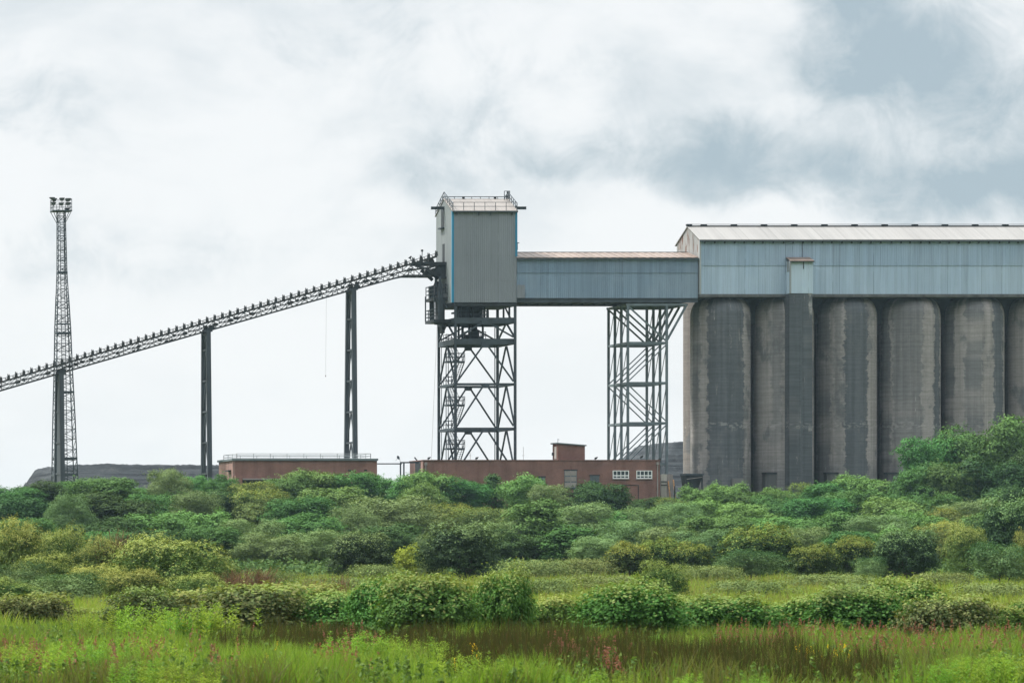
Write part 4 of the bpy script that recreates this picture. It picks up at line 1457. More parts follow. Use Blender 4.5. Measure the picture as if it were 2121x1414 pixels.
    an = MB().bar((ha + .3, Yh + 1, zl + .1), (ha + .3, Yh + 1, zl + .75), .05)
    an.bar((ha + .3, Yh + 1, zl + .7), (ha + .5, Yh + 1, zl + .6), .05)
    an.build('vent_pipe', M['steel'], h)
    for px_, py, lab in ((887.5, 948.5, 'small roof floodlight at the left corner by the roof pipe'), (986.5, 948.5, 'small roof floodlight between the tower legs'),
                         (1233.5, 948.5, 'small roof floodlight just right of the rooftop hut'), (1327.5, 946, 'small roof floodlight above the white windows'), (1365, 951, 'small roof floodlight at the roof end nearest the silos')):
        roof_lamp(px_, py, 952.5, Y + .4, lab)
    # aerials
    for px_, top, lab in ((1084, 925, 'thin radio aerial on the brick roof right of the tower'), (974, 937, 'short radio aerial on the brick roof inside the tower legs')):
        p = Vector(Pt(px_, 952, Y + 1))
        a = empty('roof_aerial', p, lab, 'aerial', 'aerials on the brick roof')
        m_ = MB().bar(p, Pt(px_, top, Y + 1), .045)
        m_.bar(Pt(px_ - 3, 943, Y + 1), Pt(px_ + 2, 943, Y + 1), .04)
        m_.build('mast', M['pipe_grey'], a)
    # leaning pole lamp at the far left corner
    p = Vector(Pt(865, 955, Y + 5))
    a = empty('leaning_lamp', p, 'dark lamp on a leaning bracket at the left end of the brick roof', 'lamp')
    MB().bar(p, Pt(858.5, 946.5, Y + 5), .16).build('bracket', M['lamp_body'], a)


main_building()


def left_building():
    Y = 592.0
    xa, xb = X(483.5, Y), X(781, Y)
    yb = Y + 9.8
    gz = 11.0
    zt = Z(953.5, Y)
    t = empty('brick_building', ((xa + xb) / 2, Y, gz), 'low reddish brick building with railed flat roof and grey fascia below the conveyor', 'building')
    MB().box(xa, xb, Y, yb, gz, zt).build('wall', M['brick_warm'], t)
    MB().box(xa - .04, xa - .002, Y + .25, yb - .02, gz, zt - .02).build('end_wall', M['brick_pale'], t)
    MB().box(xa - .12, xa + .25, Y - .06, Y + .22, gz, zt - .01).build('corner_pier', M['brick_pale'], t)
    MB().box(xa - .25, xb + .12, Y - .22, yb + .15, zt + .002, zt + .30).build('fascia', M['felt'], t)
    yv = lambda px: (xa - .05 - CX) * F / (px - PPX)
    MB().box(xa - .5, xa - .045, yv(479), yv(473), Z(975, Y), Z(972.5, Y)).build('vent_hood', M['steel_black'], t)
    for px_ in (724, 757.5):
        MB().box(X(px_ - 3, Y), X(px_ + 3, Y), Y - .05, Y - .002, Z(975, Y), Z(972, Y)).build('wall_vent', M['steel_black'], t)
    # ground-level opening with its pale lintel
    MB().box(X(500, Y), X(592, Y), Y - .9, Y - .003, Z(993.5, Y), Z(990.5, Y)).build('lintel', M['pipe_grey'], t)
    MB().box(X(500, Y), X(592, Y), Y - .05, Y - .002, gz, Z(993.6, Y)).build('opening', M['steel_black'], t)
    MB().box(X(485, Y), X(499, Y), Y - 1.0, Y - .003, gz, Z(985, Y)).build('buttress', M['brick_warm'], t)
    MB().box(xb + .005, xb + .6, Y + .8, Y + 2.2, gz, Z(983, Y)).build('buttress', M['brick_warm'], t)
    zr = zt + .3
    c = [(xa + .6, Y + .5), (xb - .8, Y + .5), (xb - .8, yb - .5), (xa + .6, yb - .5), (xa + .6, Y + .5)]
    for i, (a, b) in enumerate(zip(c[:-1], c[1:])):
        MB().rail([(*a, zr), (*b, zr)], .72, 2.6, .035).build('roof_railing', M['galv'], t)


left_building()


def pipe_bridge():
    Y = 592.5
    t = empty('pipe_bridge', Pt(832, 1035, Y), 'thin dark pipe on two posts crossing the gap between the two brick buildings', 'pipe')
    MB().tube(Pt(781.5, 960, Y), Pt(832, 960, Y), .09, n=8).build('pipe', M['steel'], t)
    MB().bar(Pt(829, 957.5, Y), Pt(876, 957.5, Y), .16, .2).build('beam', M['steel'], t)
    for px_ in (829.5, 836.5):
        MB().bar((X(px_, Y), Y, 11.2), (X(px_, Y), Y, Z(958, Y)), .18).build('post', M['steel'], t)
    # round dish
    d = Vector(Pt(824, 947.5, Y))
    a = empty('satellite_dish', Vector(Pt(828, 957, Y)), 'small round grey dish on a bent arm above the pipe posts', 'dish')
    MB().tube(d + Vector((.05, -.08, .02)), d + Vector((-.02, .02, -.02)), .30, .16, 16).build('reflector', M['steel'], a)
    m_ = MB().bar(Pt(829, 957, Y), Pt(828, 950, Y), .06)
    m_.bar(Pt(828, 950, Y), d, .06)
    m_.bar(d, Pt(819.5, 954, Y), .05)
    m_.build('arm', M['galv'], a)


pipe_bridge()


def right_yard():
    Y = 596.0
    t = empty('metal_shed', Pt(1380, 1035, Y), 'small shed of cream and grey metal sheets squeezed between the brick end and the hopper', 'shed')
    zt = Z(981.5, Y)
    MB().corr((X(1369, Y), Y), (X(1381, Y), Y), 11.5, zt, .22, .05).build('cream_sheet', M['cream'], t)
    MB().corr((X(1381, Y) + .01, Y + .05), (X(1394, Y), Y + .05), 11.5, zt, .22, .03).build('grey_sheet', M['pipe_grey'], t)
    MB().box(X(1369, Y), X(1393, Y), Y + .12, Y + 2.5, 11.5, zt - .05).build('body', M['pipe_grey'], t)
    for py in (997, 1004):
        MB().box(X(1369, Y), X(1381, Y), Y - .12, Y - .052, Z(py + .8, Y), Z(py - .8, Y)).build('sheet_rail', M['steel_black'], t)
    for (pa, pb), lab in ((((1384, 996), (1390, 1022)), 'orange rusty pipe leaning on the grey shed sheet'), (((1394.5, 993), (1400, 1022)), 'orange rusty pipe leaning past the right edge of the shed')):
        A, B = Pt(*pa, Y - .3), Pt(pb[0], 1043, Y - 1.3)
        o = MB().tube(A, B, .10, n=8).build('leaning_pipe', M['pipe_rust'], None, org=B)
        tag(o, lab, 'pipe', 'rusty pipes by the shed')
    o = MB().bar((X(1397.5, Y - 2), Y - 2, 11), Pt(1397.5, 1006, Y - 2), .14).build('dark_post', M['steel_black'], None, org=(X(1397.5, Y - 2), Y - 2, 11))
    tag(o, 'thin dark upright post between the shed and the black hopper', 'post')
    # hopper
    Yh = 597.5
    h = empty('loading_hopper', Pt(1437, 1043, Yh), 'black tapering steel hopper at the left foot of the silos', 'hopper')
    b = MB()
    zt, zb = Z(984, Yh), Z(1030, Yh)
    b.hexa([(X(1424, Yh), Yh, zb), (X(1440, Yh), Yh, zb), (X(1440, Yh), Yh + 1.6, zb), (X(1424, Yh), Yh + 1.6, zb)],
           [(X(1419, Yh), Yh - .4, zt), (X(1454, Yh), Yh - .4, zt), (X(1454, Yh), Yh + 2, zt), (X(1419, Yh), Yh + 2, zt)])
    b.build('body', M['steel_black'], h)
    MB().box(X(1418, Yh), X(1455.5, Yh), Yh - .5, Yh + 2.1, zt + .003, Z(980.5, Yh)).build('rim', M['steel'], h)
    for px_ in (1422, 1453):
        MB().bar((X(px_, Yh), Yh - .2, 11.5), (X(px_, Yh), Yh - .2, zt), .2).build('leg', M['steel_black'], h)
    MB().tube((X(1420, Yh), Yh - .55, Z(992, Yh)), (X(1452, Yh), Yh - .55, Z(988, Yh)), .04, n=6).build('cable', M['pipe_grey'], h)


right_yard()


# ------------------------------------------------------------------ coal heaps
def coal_mat():
    m, t, b = new_mat('coal')
    tcn = t.n('ShaderNodeTexCoord')
    v = tcn.outputs['Object']
    lay = t.noise(t.scale(v, (0.05, 0.05, 2.2)), 1.0, 6, 0.65)
    g = t.noise(v, 0.6, 8, 0.7)
    c = t.mix(t.ss(lay, 0.35, 0.65), (0.014, 0.017, 0.021), (0.048, 0.055, 0.060))
    c = t.mix(t.ss(g, 0.5, 0.75), c, (0.055, 0.06, 0.063))
    t.L.new(c, b.inputs['Base Color'])
    b.inputs['Roughness'].default_value = 0.85
    b.inputs['Specular IOR Level'].default_value = 0.08
    bn = t.n('ShaderNodeBump')
    bn.inputs['Strength'].default_value = 0.8
    bn.inputs['Distance'].default_value = 0.3
    t.L.new(g, bn.inputs['Height'])
    t.L.new(bn.outputs[0], b.inputs['Normal'])
    return m


M['coal'] = coal_mat()


def heap(name, x0, x1, y0, y1, hfun, lab, step=.6):
    xs = np.arange(x0, x1 + step, step)
    ys = np.arange(y0, y1 + step, step)
    XX, YY = np.meshgrid(xs, ys)
    rng = np.random.default_rng(11)
    n = np.zeros(XX.shape)
    for k in range(5):
        fx, fy, ph = rng.uniform(.15, 1.4), rng.uniform(.15, 1.4), rng.uniform(0, 6.28)
        n += np.sin(XX * fx + YY * fy * .7 + ph + 1.5 * np.sin(XX * fx * .5 + ph)) * .10 / (fx + .3)
    H = hfun(XX, YY)
    bench = 1.15
    q = H / bench
    fr = q - np.floor(q)
    H2 = (np.floor(q) + np.clip((fr - .25) / .5, 0, 1)) * bench
    H = np.where(H > 0.2, .55 * H + .45 * H2 + n * .5 + rng.normal(0, .06, XX.shape), H)
    ZZ = 11.9 + np.maximum(H, 0)
    V = np.stack([XX, YY, ZZ], -1).reshape(-1, 3)
    nx, ny = len(xs), len(ys)
    i = (np.arange(ny - 1)[:, None] * nx + np.arange(nx - 1)[None, :]).ravel()
    org = np.array([(x0 + x1) / 2, y0, 11.9])
    me = np_mesh(name, V - org, np.stack([i, i + 1, i + nx + 1, i + nx], -1))
    o = link_mesh(name, me, M['coal'], None, tuple(org))
    tag(o, lab, 'coal heap')


Yh = 640.0
hz = Z(961, 652) - 11.9


def h_left(x, y):
    xl = X(90, Yh)
    xr = X(745, Yh)
    top = hz - .4 * np.clip((x - X(150, Yh)) / (xr - xl), 0, 1) + .12 * np.sin(x * .35)
    return np.clip(np.minimum(np.minimum((x - xl) * 1.7, (xr - x) * .9), np.minimum((y - Yh) * .75, (Yh + 40 - y) * .9)), -1, top)


heap('coal_heap', X(80, Yh), X(750, Yh), Yh - 1, Yh + 41, h_left, 'wide flat topped black coal heap behind the floodlight mast')
Yr = 655.0


def h_right(x, y):
    p = [(1290, 0), (1315, 6.9 - 1.9), (1372, 951), (1382, 942), (1404, 917), (1420, 915.5), (1700, 915)]
    px = np.array([1285, 1310, 1372, 1380, 1404, 1422, 1560, 1600])
    pz = np.array([0, Z(953, Yr + 9), Z(951, Yr + 9), Z(943, Yr + 10), Z(918, Yr + 11), Z(916, Yr + 11), Z(916, Yr + 11), 12]) - 11.9
    top = np.interp((x - CX) * F / (Yr + 10) + PPX, px, pz)
    return np.clip(np.minimum(np.minimum((y - Yr) * .95, (Yr + 45 - y) * .9), top), -1, 99)


heap('coal_heap', X(1270, Yr), X(1640, Yr), Yr - 1, Yr + 46, h_right, 'black coal heap with a rounded top between the trestle and the silos')


# ------------------------------------------------------------------ vegetation prototypes
def leaves(rng, pos, nrm, size, jitter=0.9, aspect=0.55):
    """diamond leaves at pos facing roughly nrm -> vertices (4 per leaf)"""
    n = len(pos)
    nn = nrm + rng.normal(0, jitter, (n, 3))
    nn /= np.linalg.norm(nn, axis=1, keepdims=True) + 1e-9
    a = np.cross(nn, rng.normal(0, 1, (n, 3)))
    a /= np.linalg.norm(a, axis=1, keepdims=True) + 1e-9
    b = np.cross(nn, a)
    s = (size * rng.uniform(.65, 1.3, n))[:, None]
    V = np.empty((n, 4, 3))
    V[:, 0] = pos - a * s * .5
    V[:, 1] = pos + b * s * aspect * .5 + nn * s * .08
    V[:, 2] = pos + a * s * .5
    V[:, 3] = pos - b * s * aspect * .5 + nn * s * .08
    return V.reshape(-1, 3)


def crown_mesh(name, seed, r, h, base, n_lobes=11, n_twigs=750, per=11, leaf_s=.3, spread=.42, tip=0.0, up=.5, flat=0.75,
               droop=0.0, lobe_r=(.30, .48), aspect=.55, spire=0.0, inner=.18, mound=False):
    """crown of radius r from z=base to z=h built from lobes of leafy twigs; returns mesh and lobe centres"""
    rng = np.random.default_rng(seed)
    H = h - base
    lobes = []
    for i in range(n_lobes):
        t = (i + .5) / n_lobes
        az = i * 2.39996 + rng.uniform(-.5, .5)
        zz = base + H * (.20 + .62 * t + rng.uniform(-.06, .06))
        k = (zz - base) / H
        wr = math.sqrt(max(.02, 1 - ((k - .42) / .62) ** 2)) if not mound else math.sqrt(max(.02, 1 - (k * 1.02) ** 2))
        wr *= (1 - spire * k)
        rr = r * wr * rng.uniform(.42, .66)
        lr = r * rng.uniform(*lobe_r) * (1 - .3 * spire * k)
        lobes.append((math.cos(az) * rr, math.sin(az) * rr, zz, lr))
    lobes.append((rng.uniform(-.1, .1) * r, rng.uniform(-.1, .1) * r, base + H * .45, r * .55))
    lobes = np.array(lobes)
    w = lobes[:, 3] ** 2
    pick = rng.choice(len(lobes), n_twigs, p=w / w.sum())
    d = rng.normal(0, 1, (n_twigs, 3))
    d[:, 2] += .35
    d /= np.linalg.norm(d, axis=1, keepdims=True)
    rad = lobes[pick, 3] * np.where(rng.random(n_twigs) < inner, rng.uniform(.3, .8, n_twigs), rng.uniform(.82, 1.10, n_twigs))
    tw = lobes[pick, :3] + d * rad[:, None] * np.array([1, 1, flat])
    # long shoots break the outline
    far = rng.random(n_twigs) < .09
    tw[far] += d[far] * (leaf_s * rng.uniform(1.0, 3.2, far.sum()))[:, None]
    keep = tw[:, 2] > base * .3 + .05
    keep &= tw[:, 2] < h + .12 * H
    tw, d = tw[keep], d[keep]
    m = len(tw)
    pos = np.repeat(tw, per, 0) + rng.normal(0, spread * .5, (m * per, 3)) * np.array([1, 1, .7])
    if droop:
        pos[:, 2] -= np.abs(rng.normal(0, droop, len(pos)))
    nr = np.repeat(d, per, 0) * 1.0 + np.array([0, 0, up])
    pos[:, 2] = np.maximum(pos[:, 2], .03)
    V = leaves(rng, pos, nr, leaf_s, .40, aspect)
    nq = len(pos)
    mi = None
    if tip:
        c = np.array([0, 0, base + H * .45])
        q = (pos - c) / np.array([r, r, H * .6])
        score = np.linalg.norm(q, axis=1) + .55 * q[:, 2] + rng.normal(0, .16, nq)
        mi = (score > np.quantile(score, 1 - tip)).astype(np.int32)
    # normalise so that the crown really is 2r wide and h high
    f = np.arange(nq * 4).reshape(-1, 4)
    lo, hi = np.percentile(V[:, 0], [1, 99])
    sxy = 2 * r / (hi - lo)
    V[:, 0] *= sxy
    V[:, 1] *= sxy
    zt = np.percentile(V[:, 2], 99.6)
    V[:, 2] *= h / zt
    return np_mesh(name, V, f, None, mi), lobes * np.array([sxy, sxy, h / zt, 1])


def trunk_mesh(name, seed, lobes, r0, base, lean=.15, stems=1):
    rng = random.Random(seed)
    m = MB()
    for s in range(stems):
        a = rng.uniform(0, 6.28)
        o = Vector((math.cos(a) * r0 * 1.6, math.sin(a) * r0 * 1.6, 0)) if stems > 1 else Vector((0, 0, 0))
        fork = o + Vector((rng.uniform(-lean, lean), rng.uniform(-lean, lean), max(base * 1.2, .7)))
        if stems > 1:
            fork += o * 3
        m.tube(o - Vector((0, 0, .15)), fork, r0, r0 * .75, 7)
        ch = [l for i, l in enumerate(lobes) if i % stems == s][:9]
        for l in ch:
            e = Vector(l[:3])
            md = fork.lerp(e, .5) + Vector((rng.uniform(-.2, .2), rng.uniform(-.2, .2), rng.uniform(0, .3)))
            m.tube(fork, md, r0 * .5, r0 * .32, 6, False)
            m.tube(md, e, r0 * .32, r0 * .10, 5, False)
    me = bpy.data.meshes.new(name)
    me.from_pydata(m.v, [], m.f)
    me.update()
    return me


class Proto:
    def __init__(s, kind, r, h, crown, trunk, mats):
        s.kind, s.r, s.h, s.crown, s.trunk = kind, r, h, crown, trunk
        for m_ in mats:
            crown.materials.append(m_)
        if trunk:
            trunk.materials.append(L['bark'])


PROTO = {}


def proto(kind, n, r, h, base, mats, stems=1, tr=.16, **kw):
    PROTO[kind] = []
    for i in range(n):
        sd_ = (sum(map(ord, kind)) * 31 + i * 17) % 9973
        c, lobes = crown_mesh('crown', sd_, r, h, base, **kw)
        tk = trunk_mesh('trunk', sd_ + 5, lobes, tr, base, stems=stems) if stems else None
        PROTO[kind].append(Proto(kind, r, h, c, tk, mats))


# kinds on the slope: metres, leaves are leaf sprays at this distance
proto('broad', 5, 3.6, 7.0, .8, [L['broad']], n_lobes=17, n_twigs=2000, per=11, leaf_s=.22, spread=.36, lobe_r=(.24, .42), inner=.10)
proto('bright', 4, 3.4, 6.4, .6, [L['bright']], n_lobes=20, n_twigs=1900, per=11, leaf_s=.22, spread=.34, lobe_r=(.2, .36), inner=.10)
proto('willow', 5, 3.4, 6.6, .5, [L['willow']], stems=3, tr=.1, n_lobes=15, n_twigs=2200, per=11, leaf_s=.21, spread=.36, lobe_r=(.26, .42), aspect=.36, up=.3, inner=.1)
proto('dark', 4, 3.4, 6.2, .4, [L['dark']], n_lobes=16, n_twigs=1900, per=11, leaf_s=.22, spread=.36, lobe_r=(.24, .42), inner=.1)
proto('olive', 3, 3.2, 6.0, .5, [L['olive'], L['tip']], stems=2, tr=.1, n_lobes=14, n_twigs=1800, per=11, leaf_s=.20, spread=.34, aspect=.4, tip=.07, inner=.1)
proto('conic', 3, 2.6, 7.2, .4, [L['broad']], n_lobes=18, n_twigs=1900, per=11, leaf_s=.21, spread=.34, spire=.6, lobe_r=(.30, .42), inner=.1)
proto('spruce', 1, 1.6, 5.5, .4, [L['dark']], n_lobes=14, n_twigs=520, per=10, leaf_s=.25, spread=.3, spire=.9, lobe_r=(.26, .4))
# nearer bushes with finer leaves
proto('thorn', 3, 2.4, 2.9, .15, [L['thorn'], L['tip']], stems=3, tr=.07, n_lobes=15, n_twigs=1500, per=11, leaf_s=.13, spread=.22, tip=.18, lobe_r=(.26, .42), mound=True)
proto('goat', 3, 3.2, 3.9, .15, [L['goat'], L['goat_tip']], stems=4, tr=.07, n_lobes=15, n_twigs=2300, per=11, leaf_s=.13, spread=.22, tip=.17, lobe_r=(.26, .42), mound=True, aspect=.45)
proto('round', 3, 3.0, 4.4, .3, [L['deep'], L['willow']], stems=2, tr=.14, n_lobes=17, n_twigs=2100, per=11, leaf_s=.17, spread=.27, tip=.10, lobe_r=(.26, .42))
proto('yellow', 2, 1.4, 2.0, .1, [L['yellow']], stems=2, tr=.05, n_lobes=11, n_twigs=700, per=10, leaf_s=.13, spread=.2, mound=True)
proto('sallow', 2, 2.0, 3.2, .15, [L['willow'], L['dark']], stems=3, tr=.06, n_lobes=13, n_twigs=1300, per=10, leaf_s=.14, spread=.24, tip=.2, aspect=.35)
proto('bramble', 7, 2.0, 1.9, .0, [L['bramble'], L['bramble_tip']], stems=0, n_lobes=26, n_twigs=2000, per=9, leaf_s=.098, spread=.20, tip=.10, lobe_r=(.13, .36), mound=True, aspect=.75, up=.8)
proto('dullbramble', 4, 2.0, 1.3, .0, [L['bramble_dry'], L['bramble_tip']], stems=0, n_lobes=22, n_twigs=1300, per=9, leaf_s=.10, spread=.2, tip=.06, lobe_r=(.16, .34), mound=True, aspect=.75, up=.8)
proto('low', 2, 2.2, 1.0, .0, [L['olive']], stems=0, n_lobes=13, n_twigs=900, per=10, leaf_s=.12, spread=.22, mound=True, aspect=.4)


def landmark(px):
    for hi, nm in ((62, 'the left picture edge'), (185, 'the floodlight mast'), (380, 'the long flat coal heap'), (475, 'the middle conveyor pier'), (575, 'the railed roof left half'),
                   (690, 'the railed roof right half'), (785, 'the tallest conveyor pier'), (870, 'the satellite dish'), (1000, 'the left tower legs'), (1095, 'the right tower legs'),
                   (1155, 'the rooftop hut'), (1235, 'the double door'), (1310, 'the left white window'), (1400, 'the right white window'), (1480, 'the black hopper'), (1570, 'the leftmost big silo'),
                   (1690, 'the stair shaft'), (1770, 'the third silo'), (1840, 'the dark silo gap'), (1960, 'the fourth silo'), (2060, 'the rightmost whole silo')):
        if px < hi:
            return nm
    return 'the right picture edge'


LOOK = {'broad': 'leafy mid green tree', 'bright': 'bright green clumpy tree', 'willow': 'pale grey green willow', 'dark': 'dark green round tree', 'olive': 'olive green tree with yellowish top',
        'conic': 'tall pointed green tree', 'spruce': 'small dark pointed conifer'}
ROW = {'A': 'on the slope crest under', 'B': 'high on the slope under', 'C': 'halfway down the slope under', 'D': 'low on the slope under'}
NAME = {'conic': 'broadleaf_tree', 'spruce': 'conifer_tree', 'willow': 'willow_tree'}
USED = []


def plant(kind, px, top, width, Y, label=None, name='broadleaf_tree', cat='tree', group=None, row=None, sy=1.0, dz=0.0):
    rnd = random.Random(int(px * 131 + top * 7 + Y))
    ps = PROTO[kind]
    p = ps[rnd.randrange(len(ps))]
    x, g = X(px, Y), ground(Y) + dz
    h = Z(top, Y) - g
    w = width * Y / F
    o = empty(name, (x, Y, g))
    sx, sz = w / (2 * p.r), h / p.h
    o.scale = (sx, sx * sy, sz)
    o.rotation_euler = (0, 0, rnd.uniform(0, 6.28))
    c = bpy.data.objects.new('crown' if cat == 'tree' else 'foliage', p.crown)
    COL.objects.link(c)
    c.parent = o
    if p.trunk:
        k = bpy.data.objects.new('trunk' if cat == 'tree' else 'stem', p.trunk)
        COL.objects.link(k)
        k.parent = o
    o['category'] = cat
    if group:
        o['group'] = group
    if label is None:
        label = f"{LOOK[kind]} {ROW[row]} {landmark(px)}"
        o['group'] = 'trees on the slope below the works'
    USED.append([label, px, o])
    return o


A, B_, C, D = 'A', 'B', 'C', 'D'
SLOPE = [
    # px, top, width, Y, kind, row
    (15, 1003, 120, 572, 'broad', A), (92, 997, 110, 576, 'dark', A), (160, 996, 95, 578, 'broad', A), (212, 990, 150, 570, 'broad', A), (280, 1006, 90, 574, 'broad', A),
    (348, 972, 92, 573, 'willow', A), (405, 986, 62, 578, 'bright', A), (462, 984, 72, 570, 'broad', A), (528, 999, 100, 566, 'olive', A), (595, 985, 105, 574, 'broad', A),
    (650, 975, 115, 577, 'bright', A), (722, 979, 112, 576, 'broad', A), (775, 986, 80, 580, 'bright', A), (846, 985, 84, 574, 'bright', A), (893, 978, 105, 570, 'bright', A),
    (958, 990, 112, 570, 'broad', A), (1020, 982, 46, 574, 'spruce', A), (1088, 984, 110, 566, 'bright', A), (1140, 1004, 82, 560, 'willow', A), (1246, 998, 116, 556, 'dark', A),
    (1345, 1030, 80, 566, 'dark', A), (1392, 1030, 70, 562, 'olive', A), (1446, 1006, 84, 566, 'bright', A), (1505, 1000, 84, 568, 'bright', A), (1565, 1018, 90, 565, 'broad', A),
    (1612, 1010, 62, 572, 'bright', A), (1665, 1000, 62, 575, 'olive', A), (1722, 1000, 116, 570, 'broad', A), (1782, 984, 112, 568, 'bright', A), (1850, 998, 90, 566, 'bright', A),
    (45, 1026, 150, 520, 'dark', B_), (142, 1024, 104, 480, 'willow', B_), (238, 1020, 170, 515, 'dark', B_), (330, 1022, 120, 535, 'broad', B_), (405, 1018, 110, 530, 'willow', B_),
    (475, 1016, 110, 535, 'dark', B_), (548, 1014, 130, 530, 'olive', B_), (622, 1030, 130, 520, 'broad', B_), (698, 1010, 140, 530, 'bright', B_), (806, 1028, 180, 490, 'willow', B_),
    (876, 1000, 92, 552, 'bright', B_), (925, 1042, 130, 500, 'olive', B_), (1005, 1052, 126, 490, 'olive', B_), (1196, 1042, 140, 490, 'willow', B_), (1265, 1058, 100, 500, 'bright', B_),
    (1335, 1050, 120, 500, 'willow', B_), (1405, 1040, 120, 515, 'willow', B_), (1478, 1036, 124, 520, 'bright', B_), (1552, 1044, 116, 505, 'bright', B_), (1618, 1026, 110, 530, 'broad', B_),
    (1690, 1030, 130, 520, 'broad', B_), (1768, 1016, 136, 530, 'broad', B_), (1850, 1030, 130, 510, 'bright', B_), (1930, 1024, 124, 525, 'broad', B_), (2010, 1034, 140, 500, 'willow', B_), (2100, 1010, 140, 515, 'dark', B_),
    (320, 1064, 150, 455, 'bright', C), (424, 1058, 136, 465, 'bright', C), (520, 1076, 140, 440, 'willow', C), (640, 1064, 150, 455, 'broad', C), (730, 1052, 110, 470, 'willow', C),
    (1040, 1078, 110, 440, 'willow', C), (1108, 1036, 124, 440, 'conic', C), (1300, 1078, 130, 440, 'willow', C), (1480, 1068, 130, 450, 'broad', C), (1600, 1072, 130, 450, 'bright', C),
    (1720, 1060, 140, 455, 'broad', C), (1815, 1066, 140, 450, 'willow', C), (1900, 1058, 130, 455, 'bright', C), (1975, 1052, 110, 460, 'olive', C), (2060, 1054, 130, 450, 'broad', C),
    (215, 1072, 130, 440, 'dark', C), (60, 1074, 140, 455, 'broad', C),
    (440, 1092, 130, 405, 'broad', D), (560, 1104, 140, 400, 'willow', D), (650, 1098, 130, 404, 'willow', D), (810, 1086, 140, 410, 'dark', D),
    (905, 1104, 100, 400, 'willow', D), (1060, 1096, 120, 398, 'dark', D), (1180, 1092, 124, 396, 'conic', D), (1240, 1112, 120, 385, 'willow', D), (1390, 1092, 130, 402, 'willow', D), (1460, 1096, 140, 398, 'willow', D),
    (1540, 1106, 100, 396, 'broad', D), (1660, 1092, 120, 404, 'willow', D), (1755, 1100, 120, 400, 'broad', D), (1845, 1094, 120, 402, 'bright', D), (1945, 1080, 120, 405, 'olive', D), (330, 1098, 140, 410, 'dark', D), (235, 1100, 120, 415, 'broad', D),
]
for (px, top, w, Y, kind, row) in SLOPE:
    plant(kind, px, top, w, Y, row=row, name=NAME.get(kind, 'broadleaf_tree'))
for (px, top, w, Y, kind, lab) in (
        (1932, 905, 122, 566, 'broad', 'left shoulder tree of the big tree group against the silos'),
        (1992, 884, 130, 568, 'broad', 'full round tall tree in the middle of the big group against the silos'),
        (2062, 876, 140, 566, 'broad', 'broad tall tree right of the full round one in the big group by the silos'),
        (2128, 862, 130, 570, 'bright', 'highest tree of the big group, cut by the right picture edge'),
        (1905, 962, 116, 552, 'broad', 'lower left skirt tree of the big group in front of the silos'),
        (1985, 948, 130, 548, 'broad', 'lower middle tree of the big group in front of the silos'),
        (2062, 950, 134, 545, 'dark', 'lower dark tree of the big group under the broad tall one'),
        (2130, 940, 120, 548, 'dark', 'lower dark tree of the big group at the right picture edge')):
    plant(kind, px, top, w, Y, lab, group='big tree group against the silos')
